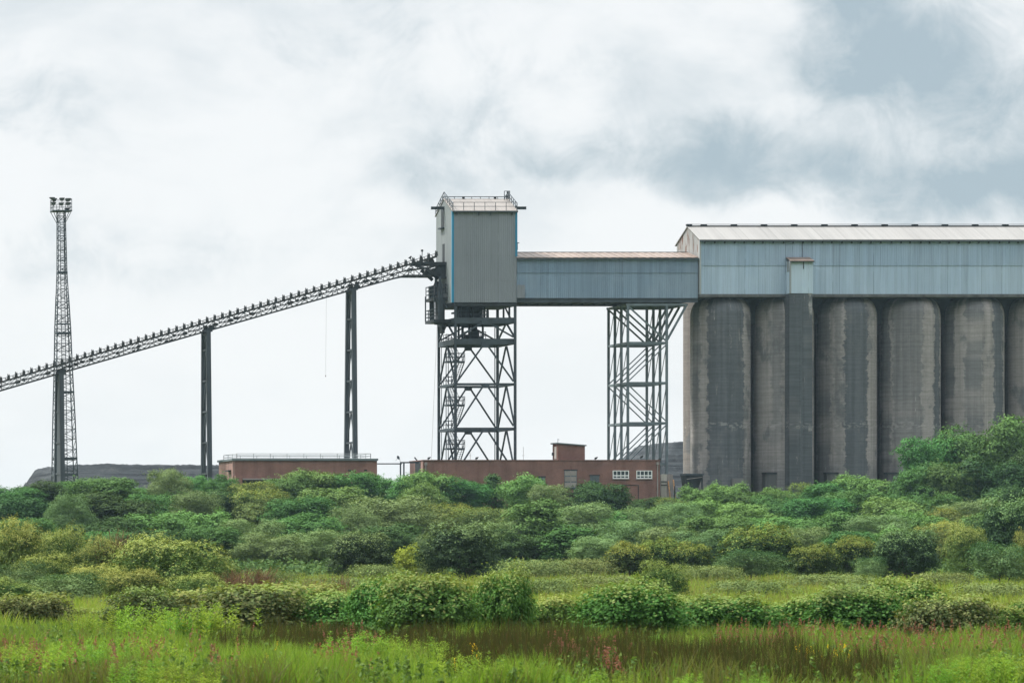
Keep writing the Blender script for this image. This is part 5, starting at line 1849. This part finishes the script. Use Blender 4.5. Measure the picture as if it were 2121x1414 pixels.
for (px, top, w, Y, kind, lab, nm) in (
        (750, 1102, 128, 338, 'round', 'dark round willow with pale top left of the small yellow bush', 'willow_bush'),
        (951, 1082, 152, 330, 'round', 'largest dark round bush in the meadow under the tower', 'willow_bush'),
        (848, 1128, 70, 345, 'yellow', 'small yellow green bush between the two dark round bushes', 'round_bush'),
        (893, 1140, 60, 338, 'sallow', 'grey green sapling touching the largest round bush on its left', 'sallow_bush'),
        (1306, 1122, 92, 350, 'thorn', 'left one of three dark orange tipped hawthorns under the white windows', 'hawthorn_bush'),
        (1370, 1114, 96, 352, 'thorn', 'middle and tallest of three dark orange tipped hawthorns', 'hawthorn_bush'),
        (1432, 1122, 80, 350, 'thorn', 'right one of three dark orange tipped hawthorns', 'hawthorn_bush'),
        (1578, 1087, 152, 352, 'thorn', 'wide domed hawthorn with yellow brown crown below the stair shaft', 'hawthorn_bush'),
        (1555, 1138, 140, 336, 'sallow', 'mid green low bush in front of the wide domed hawthorn', 'sallow_bush'),
        (1682, 1126, 100, 338, 'thorn', 'round hawthorn with glowing orange top right of the domed one', 'hawthorn_bush'),
        (1775, 1110, 110, 348, 'thorn', 'dark hawthorn behind the small pale sallow', 'hawthorn_bush'),
        (1882, 1096, 128, 322, 'round', 'big dark green rounded willow under the silo with the white run', 'willow_bush'),
        (1798, 1152, 66, 320, 'sallow', 'small pale sallow at the foot of the big rounded willow', 'sallow_bush'),
        (2004, 1084, 92, 335, 'goat', 'upright pale willow bush between the big rounded willow and the right trees', 'willow_bush'),
        (2088, 1030, 120, 338, 'round', 'tall olive dark bush standing at the right meadow edge', 'willow_bush'),
        (2078, 1122, 126, 296, 'sallow', 'grey green low willow in front of the tall right edge bush', 'willow_bush'),
        (2130, 1100, 80, 310, 'goat', 'willow bush cut by the right picture edge', 'willow_bush'),
        (35, 1074, 130, 262, 'goat', 'tall yellowish olive bush at the left picture edge', 'willow_bush'),
        (128, 1090, 120, 264, 'goat', 'leafy green bush right of the yellowish edge bush', 'willow_bush'),
        (205, 1112, 120, 262, 'goat', 'green bush between the leafy edge bush and the brown twiggy one', 'willow_bush'),
        (345, 1108, 235, 232, 'goat', 'largest yellow tipped willow bush in the left meadow', 'willow_bush'),
        (205, 1168, 150, 226, 'goat', 'low grey green skirt bush left of the largest yellow tipped willow', 'willow_bush'),
        (455, 1150, 90, 246, 'goat', 'small yellowish bush right of the largest yellow tipped willow', 'willow_bush'),
        (50, 1160, 110, 225, 'sallow', 'dark low bush under the yellowish edge bush', 'sallow_bush'),
        (100, 1146, 150, 236, 'goat', 'middle height green bush below the leafy edge bush', 'willow_bush'),
        (275, 1178, 150, 214, 'goat', 'low yellowish bush before the left foot of the largest willow', 'willow_bush'),
        (125, 1186, 160, 208, 'sallow', 'low grey green bush behind the dull bramble patches', 'sallow_bush'),
        (405, 1186, 130, 214, 'goat', 'low yellowish bush before the right foot of the largest willow', 'willow_bush'),
        (20, 1196, 120, 202, 'goat', 'low yellowish bush at the left edge above the brambles', 'willow_bush'),
        (1370, 1160, 110, 208, 'goat', 'yellow green shrub rising behind the bramble hedge below the hawthorns', 'willow_bush')):
    plant(kind, px, top, w, Y, lab, name=nm, cat='bush', group='bushes in the meadow')
for (px, top, w, Y, lab) in (
        (780, 1168, 110, 325, 'low tan green scrub mound in front of the dark round willow'),
        (1110, 1158, 160, 345, 'low scrub mound right of the largest round bush'),
        (1200, 1156, 150, 350, 'low scrub mound left of the three hawthorns'),
        (1480, 1170, 130, 320, 'low scrub mound right of the three hawthorns'),
        (1720, 1188, 180, 290, 'long low scrub mound below the orange topped hawthorn'),
        (1950, 1185, 120, 290, 'low scrub mound between the big rounded willow and the right edge'),
        (1250, 1190, 160, 270, 'low scrub mound behind the bramble hedge centre'),
        (690, 1195, 150, 262, 'low scrub mound behind the left bramble hedge'),
        (1560, 1200, 170, 240, 'low scrub mound behind the brownish bramble below the stair shaft'),
        (1800, 1206, 190, 225, 'low scrub mound just behind the dark bramble mounds'),
        (1110, 1196, 150, 245, 'low scrub mound behind the hedge peak right side'),
        (830, 1196, 170, 250, 'low scrub mound between the hedge and the small yellow bush'),
        (2060, 1206, 160, 230, 'low scrub mound before the grey green low willow'),
        (560, 1182, 110, 268, 'low tan scrub mound beside the brown dead stems')):
    plant('low', px, top, w, Y, lab, name='scrub_mound', cat='shrub', group='low scrub mounds in the meadow')
for (px, top, w, Y, kind, lab) in (
        (60, 1240, 180, 144, 'dullbramble', 'dull bramble patch at the left edge'),
        (180, 1236, 190, 140, 'dullbramble', 'dull bramble patch below the low grey green skirt bush'),
        (300, 1228, 200, 138, 'dullbramble', 'dull bramble patch below the largest yellow tipped willow'),
        (410, 1226, 190, 134, 'dullbramble', 'dull bramble patch at the right foot of the largest willow'),
        (520, 1210, 190, 134, 'dullbramble', 'taller dull bramble mound below the brown dead stems'),
        (610, 1218, 180, 130, 'bramble', 'green bramble mound at the left start of the tall hedge'),
        (715, 1222, 170, 126, 'bramble', 'green bramble mound left of the middle of the hedge'),
        (800, 1206, 160, 128, 'bramble', 'green bramble mound below the small yellow bush'),
        (885, 1198, 150, 128, 'bramble', 'green bramble mound below the largest round bush'),
        (965, 1200, 140, 126, 'bramble', 'green bramble mound just left of the hedge peak'),
        (1045, 1172, 130, 130, 'bramble', 'tallest peaked bramble bush in the hedge'),
        (1120, 1212, 150, 126, 'bramble', 'green bramble mound just right of the hedge peak'),
        (1215, 1218, 150, 130, 'bramble', 'bramble mound two places right of the hedge peak'),
        (1310, 1212, 150, 130, 'bramble', 'bramble mound below the left hawthorn'),
        (1405, 1220, 150, 130, 'bramble', 'bramble mound in front of the yellow green shrub'),
        (1500, 1232, 160, 130, 'bramble', 'low bramble mound below the wide domed hawthorn'),
        (1595, 1228, 150, 130, 'dullbramble', 'brownish bramble mound below the stair shaft'),
        (1690, 1220, 160, 130, 'bramble', 'bramble mound below the orange topped hawthorn'),
        (1785, 1208, 160, 130, 'bramble', 'dark bramble mound left of the big rounded willow foot'),
        (1870, 1212, 150, 128, 'bramble', 'dark bramble mound below the big rounded willow'),
        (1960, 1232, 150, 126, 'dullbramble', 'brownish bramble mound right of the big rounded willow'),
        (2050, 1228, 150, 126, 'bramble', 'bramble mound below the grey green low willow'),
        (2130, 1226, 130, 126, 'bramble', 'bramble mound cut by the right picture edge')):
    q = math.sin(px * 12.9898) * 43758.5453
    q -= math.floor(q)
    top += (q - .45) * 44 if abs(px - 1045) > 30 else 0
    Y += (q * 7 % 1 - .5) * 20
    plant(kind, px, top, w * (.85 + .6 * (q * 13 % 1)), Y, lab, name='bramble_bush', cat='bush', group='bramble hedge across the meadow', sy=.9)

# labels: those that came out alike are told apart by their order from the left
seen = {}
for it in USED:
    seen.setdefault(it[0], []).append(it)
for lab, its in seen.items():
    its.sort(key=lambda q: q[1])
    if len(its) == 2:
        for it, w in zip(its, ('left ', 'right ')):
            it[0] = w + it[0]
    elif len(its) > 2:
        for i, it in enumerate(its):
            it[0] = ('leftmost ', 'second ', 'third ', 'fourth ')[i] + it[0]
for lab, px, o in USED:
    o['label'] = lab


# brown dead stems
def dead_stems(px, top, w, Y, lab, n=60):
    rng = random.Random(int(px))
    x, g = X(px, Y), ground(Y)
    h = Z(top, Y) - g
    ww = w * Y / F
    m = MB()
    for i in range(n):
        b = Vector((x + rng.gauss(0, ww * .16), Y + rng.gauss(0, ww * .16), g))
        a = rng.uniform(0, 6.28)
        k = rng.uniform(.1, .55) * ww
        t = b + Vector((math.cos(a) * k, math.sin(a) * k, h * rng.uniform(.6, 1.05)))
        md = b.lerp(t, .5) + Vector((0, 0, h * .1))
        m.tube(b, md, .022, .016, 4, False)
        m.tube(md, t, .016, .006, 4, False)
        for j in range(4):
            s = md.lerp(t, rng.uniform(0, .8))
            m.tube(s, s + Vector((rng.uniform(-.4, .4), rng.uniform(-.4, .4), rng.uniform(.15, .5))) * (h / 2.2), .009, .004, 3, False)
    o = m.build('dead_shrub', L['twig'], None, org=(x, Y, g))
    tag(o, lab, 'shrub', 'dead brown shrubs')


dead_stems(235, 1102, 80, 262, 'brown leafless twiggy shrub behind the largest yellow tipped willow', 110)
dead_stems(482, 1180, 70, 228, 'brown dead stems just right of the largest yellow tipped willow')
dead_stems(535, 1176, 80, 230, 'second clump of brown dead stems, before the tan scrub', 80)
dead_stems(700, 1192, 80, 228, 'thin brown dead stems behind the left bramble hedge', 26)
dead_stems(640, 1198, 60, 222, 'low brown dead stems beside the taller dull bramble mound', 26)


# ------------------------------------------------------------------ ground cover (nobody could count it)
def blades(name, n, rng, Yr, dens, h, w, mat, lab, mask=None, lean=.28, cat=None, margin=.18):
    """n grass blades between distances Yr, spread over what the camera sees plus a margin at both sides"""
    u = rng.random(n)
    Y = (Yr[0] ** dens + u * (Yr[1] ** dens - Yr[0] ** dens)) ** (1 / dens)
    px = rng.uniform(-2121 * margin, 2121 * (1 + margin), n)
    py = HY + (CZ - np.interp(Y, GY, GZ)) * F / Y
    if mask is not None:
        k = mask(px, py, Y, rng)
        Y, px, py = Y[k], px[k], py[k]
    n = len(Y)
    x = CX + (px - PPX) * Y / F
    z = np.interp(Y, GY, GZ)
    hh = h * (.45 + .95 * rng.random(n) ** 1.8) * (1 + .45 * np.sin(x * 1.3 + 2 * np.sin(Y * .31)) * np.sin(Y * .41 - x * .37 + np.sin(x * .9)))
    a = rng.uniform(0, 6.28, n)
    wx, wy = np.cos(a) * w / 2, np.sin(a) * w / 2
    lx, ly = rng.normal(0, lean, n) * hh, rng.normal(0, lean, n) * hh
    V = np.empty((n, 5, 3))
    V[:, 0] = np.stack([x - wx, Y - wy, z - .03], -1)
    V[:, 1] = np.stack([x + wx, Y + wy, z - .03], -1)
    V[:, 2] = np.stack([x + wx * .8 + lx * .35, Y + wy * .8 + ly * .35, z + hh * .55], -1)
    V[:, 3] = np.stack([x - wx * .8 + lx * .35, Y - wy * .8 + ly * .35, z + hh * .55], -1)
    V[:, 4] = np.stack([x + lx, Y + ly, z + hh], -1)
    i = np.arange(n) * 5
    me = np_mesh(name, V.reshape(-1, 3), np.stack([i, i + 1, i + 2, i + 3], -1), np.stack([i + 3, i + 2, i + 4], -1))
    o = link_mesh(name, me, mat)
    tag(o, lab, cat or 'grass', kind='stuff')
    return o


rng = np.random.default_rng(42)


def in_rush(px, py, Y, r):
    # brown rush beds: bands that run down to the right across the wet meadow
    j = r.normal(0, 5, len(px)) + 13 * np.sin(px * .013 + 1) + 8 * np.sin(px * .041)
    px = px + r.normal(0, 30, len(px)) + 50 * np.sin(py * .12)
    a = (px > 480) & (px < 1180) & (py > 1338 + (px - 530) * .006 + j) & (py < 1376 + (px - 530) * .05 + j)
    b = (px > 860) & (px < 1620) & (py > 1362 + (px - 860) * .035 + j) & (py < 1412 + (px - 860) * .02 + j) & (r.random(len(px)) < .85)
    c = (px > 1120) & (px < 1960) & (py > 1426 + j) & (py < 1458) & (r.random(len(px)) < .7)
    return a | b | c


blades('field_grass', 330000, rng, (70, 140), -1.0, .44, .026, L['grass'], 'bright green meadow grass in front of the bramble hedge', lambda px, py, Y, r: ~in_rush(px, py, Y, r) | (r.random(len(px)) < .10))
blades('rush_bed', 330000, rng, (72, 150), -1.0, .64, .016, L['rush'], 'dark brownish rush beds across the wet foreground meadow', in_rush, .12, 'rushes')
blades('rough_grass', 300000, rng, (134, 376), -0.6, .55, .045, L['grass_far'], 'pale rough grass between the bramble hedge and the tree slope')


def scrub():
    n = 170000
    Y = rng.uniform(352, 592, n)
    px = rng.uniform(-420, 2560, n)
    k = ~((px > 1372) & (Y > 560) & (px < 1420))
    Y, px = Y[k], px[k]
    n = len(Y)
    x = CX + (px - PPX) * Y / F
    bump = .9 + .7 * np.sin(x * .35 + Y * .21) * np.sin(Y * .17 - x * .12)
    z = np.interp(Y, GY, GZ) + rng.random(n) ** .7 * 1.0 * np.maximum(bump, .2)
    V = leaves(rng, np.stack([x, Y, z], -1), np.tile(np.array([0, -.3, .8]), (n, 1)), .42, .7, .6)
    me = np_mesh('undergrowth', V, np.arange(n * 4).reshape(-1, 4))
    tag(link_mesh('undergrowth', me, L['scrub']), 'tangled green undergrowth filling the slope between the trees', 'undergrowth', kind='stuff')


scrub()


def spikes(name, spots, n, mat, lab, h, leaf_s, cat):
    """seed spikes: small petals stacked along thin stalks"""
    P, T = [], []
    tot = sum(s[4] for s in spots)
    for (pa, pb, ya, yb, wgt) in spots:
        k = int(n * wgt / tot)
        px = rng.uniform(pa, pb, k)
        py = rng.uniform(ya, yb, k)
        Y = (CZ * F) / np.maximum(py - HY, 100)
        P.append(np.stack([CX + (px - PPX) * Y / F, Y, np.zeros(k)], -1))
    P = np.concatenate(P)
    n = len(P)
    per = 40
    t = rng.random((n, per))
    hh = (h * rng.uniform(.75, 1.2, n))[:, None]
    r = .035 * (1 - t) + .008
    a = rng.uniform(0, 6.28, (n, per))
    ln = rng.normal(0, .07, (n, 2))
    pos = np.stack([P[:, None, 0] + np.cos(a) * r + ln[:, None, 0] * t, P[:, None, 1] + np.sin(a) * r + ln[:, None, 1] * t, hh * (.55 + .45 * t)], -1).reshape(-1, 3)
    V = leaves(rng, pos, np.tile(np.array([0, -.5, .5]), (len(pos), 1)), leaf_s, .9, .7)
    me = np_mesh(name, V, np.arange(len(pos) * 4).reshape(-1, 4))
    tag(link_mesh(name, me, mat), lab, cat, kind='stuff')


spikes('sorrel', [(1480, 2400, 1300, 1400, 5), (1120, 1260, 1292, 1318, .9), (1260, 1480, 1292, 1316, .8), (1700, 2400, 1296, 1330, 1.6), (0, 500, 1385, 1440, 1.1), (-300, 0, 1340, 1440, .6), (640, 800, 1340, 1430, .6), (1130, 1300, 1370, 1440, .7), (300, 520, 1320, 1350, .25)],
       1150, L['sorrel'], 'reddish sorrel seed spikes scattered through the meadow grass', .74, .036, 'sorrel')
spikes('buttercups', [(1640, 1760, 1392, 1416, 4), (540, 620, 1395, 1425, 1), (930, 1000, 1400, 1432, 1), (1800, 1850, 1316, 1326, 1), (700, 720, 1380, 1400, .4)], 42, L['flower'], 'small yellow flowers in the foreground grass', .62, .022, 'flowers')


def weeds():
    n, per = 3400, 22
    Y = 1 / rng.uniform(1 / 132, 1 / 70, n)
    px = rng.uniform(-300, 2420, n)
    k = rng.random(n) < .25 + .75 * (np.sin(px * .011 + 1.3) * np.sin(px * .0043 + Y * .12) > .1)
    Y, px = Y[k], px[k]
    n = len(Y)
    x = CX + (px - PPX) * Y / F
    h = rng.uniform(.32, .66, n)[:, None]
    t = rng.random((n, per)) ** .7
    a = rng.uniform(0, 6.28, (n, per))
    r = .10 * (1.15 - t)
    pos = np.stack([x[:, None] + np.cos(a) * r, Y[:, None] + np.sin(a) * r, h * (.2 + .8 * t)], -1).reshape(-1, 3)
    nr = np.stack([np.cos(a), np.sin(a), np.full(a.shape, .8)], -1).reshape(-1, 3)
    V = leaves(rng, pos, nr, .12, .4, .38)
    me = np_mesh('leafy_weeds', V, np.arange(len(pos) * 4).reshape(-1, 4))
    tag(link_mesh('leafy_weeds', me, L['weed']), 'low leafy green weeds mixed through the meadow grass', 'weeds', kind='stuff')


weeds()


# leafy willowherb plants, countable
def herb_mesh(seed, stems, h=1.0, spread=.35):
    r = np.random.default_rng(seed)
    P, Nn, S = [], [], []
    m = MB()
    for s in range(stems):
        bx, by = r.normal(0, spread, 2)
        hh = h * r.uniform(.72, 1.1)
        lx, ly = r.normal(0, .08, 2)
        m.tube((bx, by, 0), (bx + lx, by + ly, hh), .009, .004, 4, False)
        k = int(40 * hh)
        t = np.sort(r.random(k)) ** .8
        a = np.arange(k) * 2.4 + r.uniform(0, 6)
        ln = .18 * (1.12 - t * .70)
        P.append(np.stack([bx + lx * t + np.cos(a) * ln * .55, by + ly * t + np.sin(a) * ln * .55, hh * (.15 + .85 * t) + ln * .3], -1))
        Nn.append(np.stack([np.cos(a), np.sin(a), np.full(k, .9)], -1))
        S.append(np.stack([a, ln], -1))
    P, Nn, S = map(np.concatenate, (P, Nn, S))
    n = len(P)
    a, ln = S[:, 0], S[:, 1]
    d = np.stack([np.cos(a) * .85, np.sin(a) * .85, np.full(n, .5)], -1)
    b = np.stack([-np.sin(a), np.cos(a), np.zeros(n)], -1)
    V = np.empty((n, 4, 3))
    V[:, 0] = P - d * ln[:, None] * .6
    V[:, 1] = P + b * ln[:, None] * .17
    V[:, 2] = P + d * ln[:, None] * .7 - np.array([0, 0, 1]) * (ln * .18)[:, None]
    V[:, 3] = P - b * ln[:, None] * .17
    me = np_mesh('leaves', V.reshape(-1, 3), np.arange(n * 4).reshape(-1, 4))
    me.materials.append(L['herb'])
    st = bpy.data.meshes.new('stems')
    st.from_pydata(m.v, [], m.f)
    st.materials.append(L['herb'])
    return me, st


HERB = [herb_mesh(100 + i, n_, 1.0, sp_) for i, (n_, sp_) in enumerate(((9, .22), (14, .34), (20, .48), (5, .12)))]


def herb(px, top, base, kind, lab):
    Y = CZ * F / (base - HY)
    h = (base - top) * Y / F
    o = empty('willowherb_plant', (X(px, Y), Y, 0), lab, 'plant', 'leafy willowherb in the foreground grass')
    o.rotation_euler = (0, 0, px * 1.7)
    s = h / .92
    o.scale = (s, s, s)
    for nm, me in zip(('leaves', 'stems'), HERB[kind]):
        c = bpy.data.objects.new(nm, me)
        COL.objects.link(c)
        c.parent = o


for row in (
        (235, 1262, 1332, 3, 'slim bright spire left of the two before the dull brambles'), (258, 1258, 1334, 0, 'slim bright spire right of the pair before the dull brambles'),
        (318, 1262, 1340, 1, 'bright leafy clump before the dull brambles below the largest willow'), (352, 1268, 1338, 0, 'bright thin clump between two thicker spires below the largest willow'),
        (385, 1270, 1345, 1, 'bright leafy clump at the dark hedge foot left of the tall pair'), (415, 1258, 1344, 2, 'tall bright clump below the right side of the largest willow'),
        (450, 1264, 1346, 1, 'tall bright clump right end of the left herb row'), (508, 1236, 1318, 1, 'bright herb clump inside the brambles below the dead stems'),
        (588, 1232, 1316, 0, 'slim bright herb before the green hedge start'), (180, 1272, 1330, 1, 'short bright herb row start at left'),
        (527, 1312, 1362, 3, 'lone small bright sprig at the left rush bed edge'), (487, 1318, 1376, 0, 'small bright sprig left of the rush bed'),
        (715, 1322, 1400, 1, 'left clump of the bright group before the rush bed'), (748, 1318, 1404, 2, 'largest clump of the bright group before the rush bed'), (785, 1330, 1405, 2, 'middle right clump of the bright group before the rush bed'),
        (835, 1328, 1398, 1, 'right hand clump of the bright group before the rush bed'), (900, 1332, 1404, 0, 'tall bright sprig alone in the dark rushes'), (918, 1338, 1410, 3, 'shorter sprig next to the lone tall one in the rushes'),
        (940, 1358, 1430, 1, 'bright clump below the lone sprigs'), (1005, 1364, 1440, 1, 'bright clump at the lower edge under the tower'), (1045, 1374, 1440, 0, 'bright clump at the lower edge right of the tower clump'), (1085, 1384, 1442, 0, 'small bright clump at the lower edge under the right tower leg'),
        (1185, 1324, 1372, 3, 'small sprig in the grass right of the hedge peak'), (1190, 1345, 1385, 0, 'small yellow green sprig under the hut'), (1320, 1322, 1378, 2, 'wide yellow green clump in the grass below the hawthorns'),
        (1360, 1320, 1376, 2, 'second wide yellow green clump below the hawthorns'), (1400, 1330, 1380, 1, 'yellow green clump right of the wide pair'), (1430, 1318, 1372, 0, 'yellow green sprig right end of the bright strip'),
        (1235, 1392, 1445, 0, 'bright tip at the lower edge left of the rushes gap'), (1295, 1398, 1448, 1, 'bright tips at the lower edge below the white windows'), (1180, 1400, 1450, 0, 'bright tip at the lower edge under the hut'),
        (1430, 1396, 1446, 0, 'bright tip at the lower edge below the black hopper'),
        (25, 1338, 1418, 1, 'leafy clump at the far left lower corner'), (65, 1346, 1432, 2, 'leafy clump right of the lower left corner'), (105, 1342, 1424, 2, 'tall leafy clump under the mast'), (150, 1338, 1420, 1, 'tall leafy spires under the mast right side'),
        (205, 1348, 1432, 2, 'dense leafy clump below the coal heap'), (240, 1335, 1412, 1, 'taller leafy spire below the coal heap right part'), (325, 1332, 1414, 1, 'leafy spires below the largest willow'), (355, 1380, 1458, 2, 'dense leafy clump at the lower edge under the middle pier'),
        (285, 1372, 1450, 2, 'dense leafy clump at the lower edge under the coal heap end'), (420, 1392, 1455, 1, 'bright leafy tips at the lower edge left of the rushes'),
        (1945, 1376, 1450, 2, 'dense green clump at the lower edge under the white run silo'), (1990, 1372, 1446, 2, 'dense green clump at the lower edge under the rightmost silo'), (2035, 1366, 1442, 2, 'dense green clump in the lower right, left of the edge pair'),
        (2080, 1364, 1440, 2, 'dense green clump in the lower right, left of the last one'), (2118, 1360, 1440, 2, 'dense green clump at the lower right corner'), (1560, 1398, 1450, 1, 'bright tips at the lower edge below the leftmost big silo'), (1405, 1404, 1452, 0, 'low bright tip just left of the hopper tip')):
    herb(*row)



# ------------------------------------------------------------------ the air between
def haze():
    m = bpy.data.materials.new('thin_haze')
    m.use_nodes = True
    t = NT(m.node_tree)
    t.N.clear()
    out = t.n('ShaderNodeOutputMaterial')
    v = t.n('ShaderNodeVolumePrincipled')
    v.inputs['Color'].default_value = (0.60, 0.84, 1.0, 1)
    v.inputs['Density'].default_value = HAZE
    v.inputs['Anisotropy'].default_value = 0.2
    t.L.new(v.outputs[0], out.inputs['Volume'])
    b = MB().box(-2600, 2600, -120, 4100, -1.0, 66.0)
    o = b.build('haze', m)
    tag(o, 'thin pale haze filling the air over the meadow and works', 'haze', kind='stuff')


HAZE = 0.00004
haze()
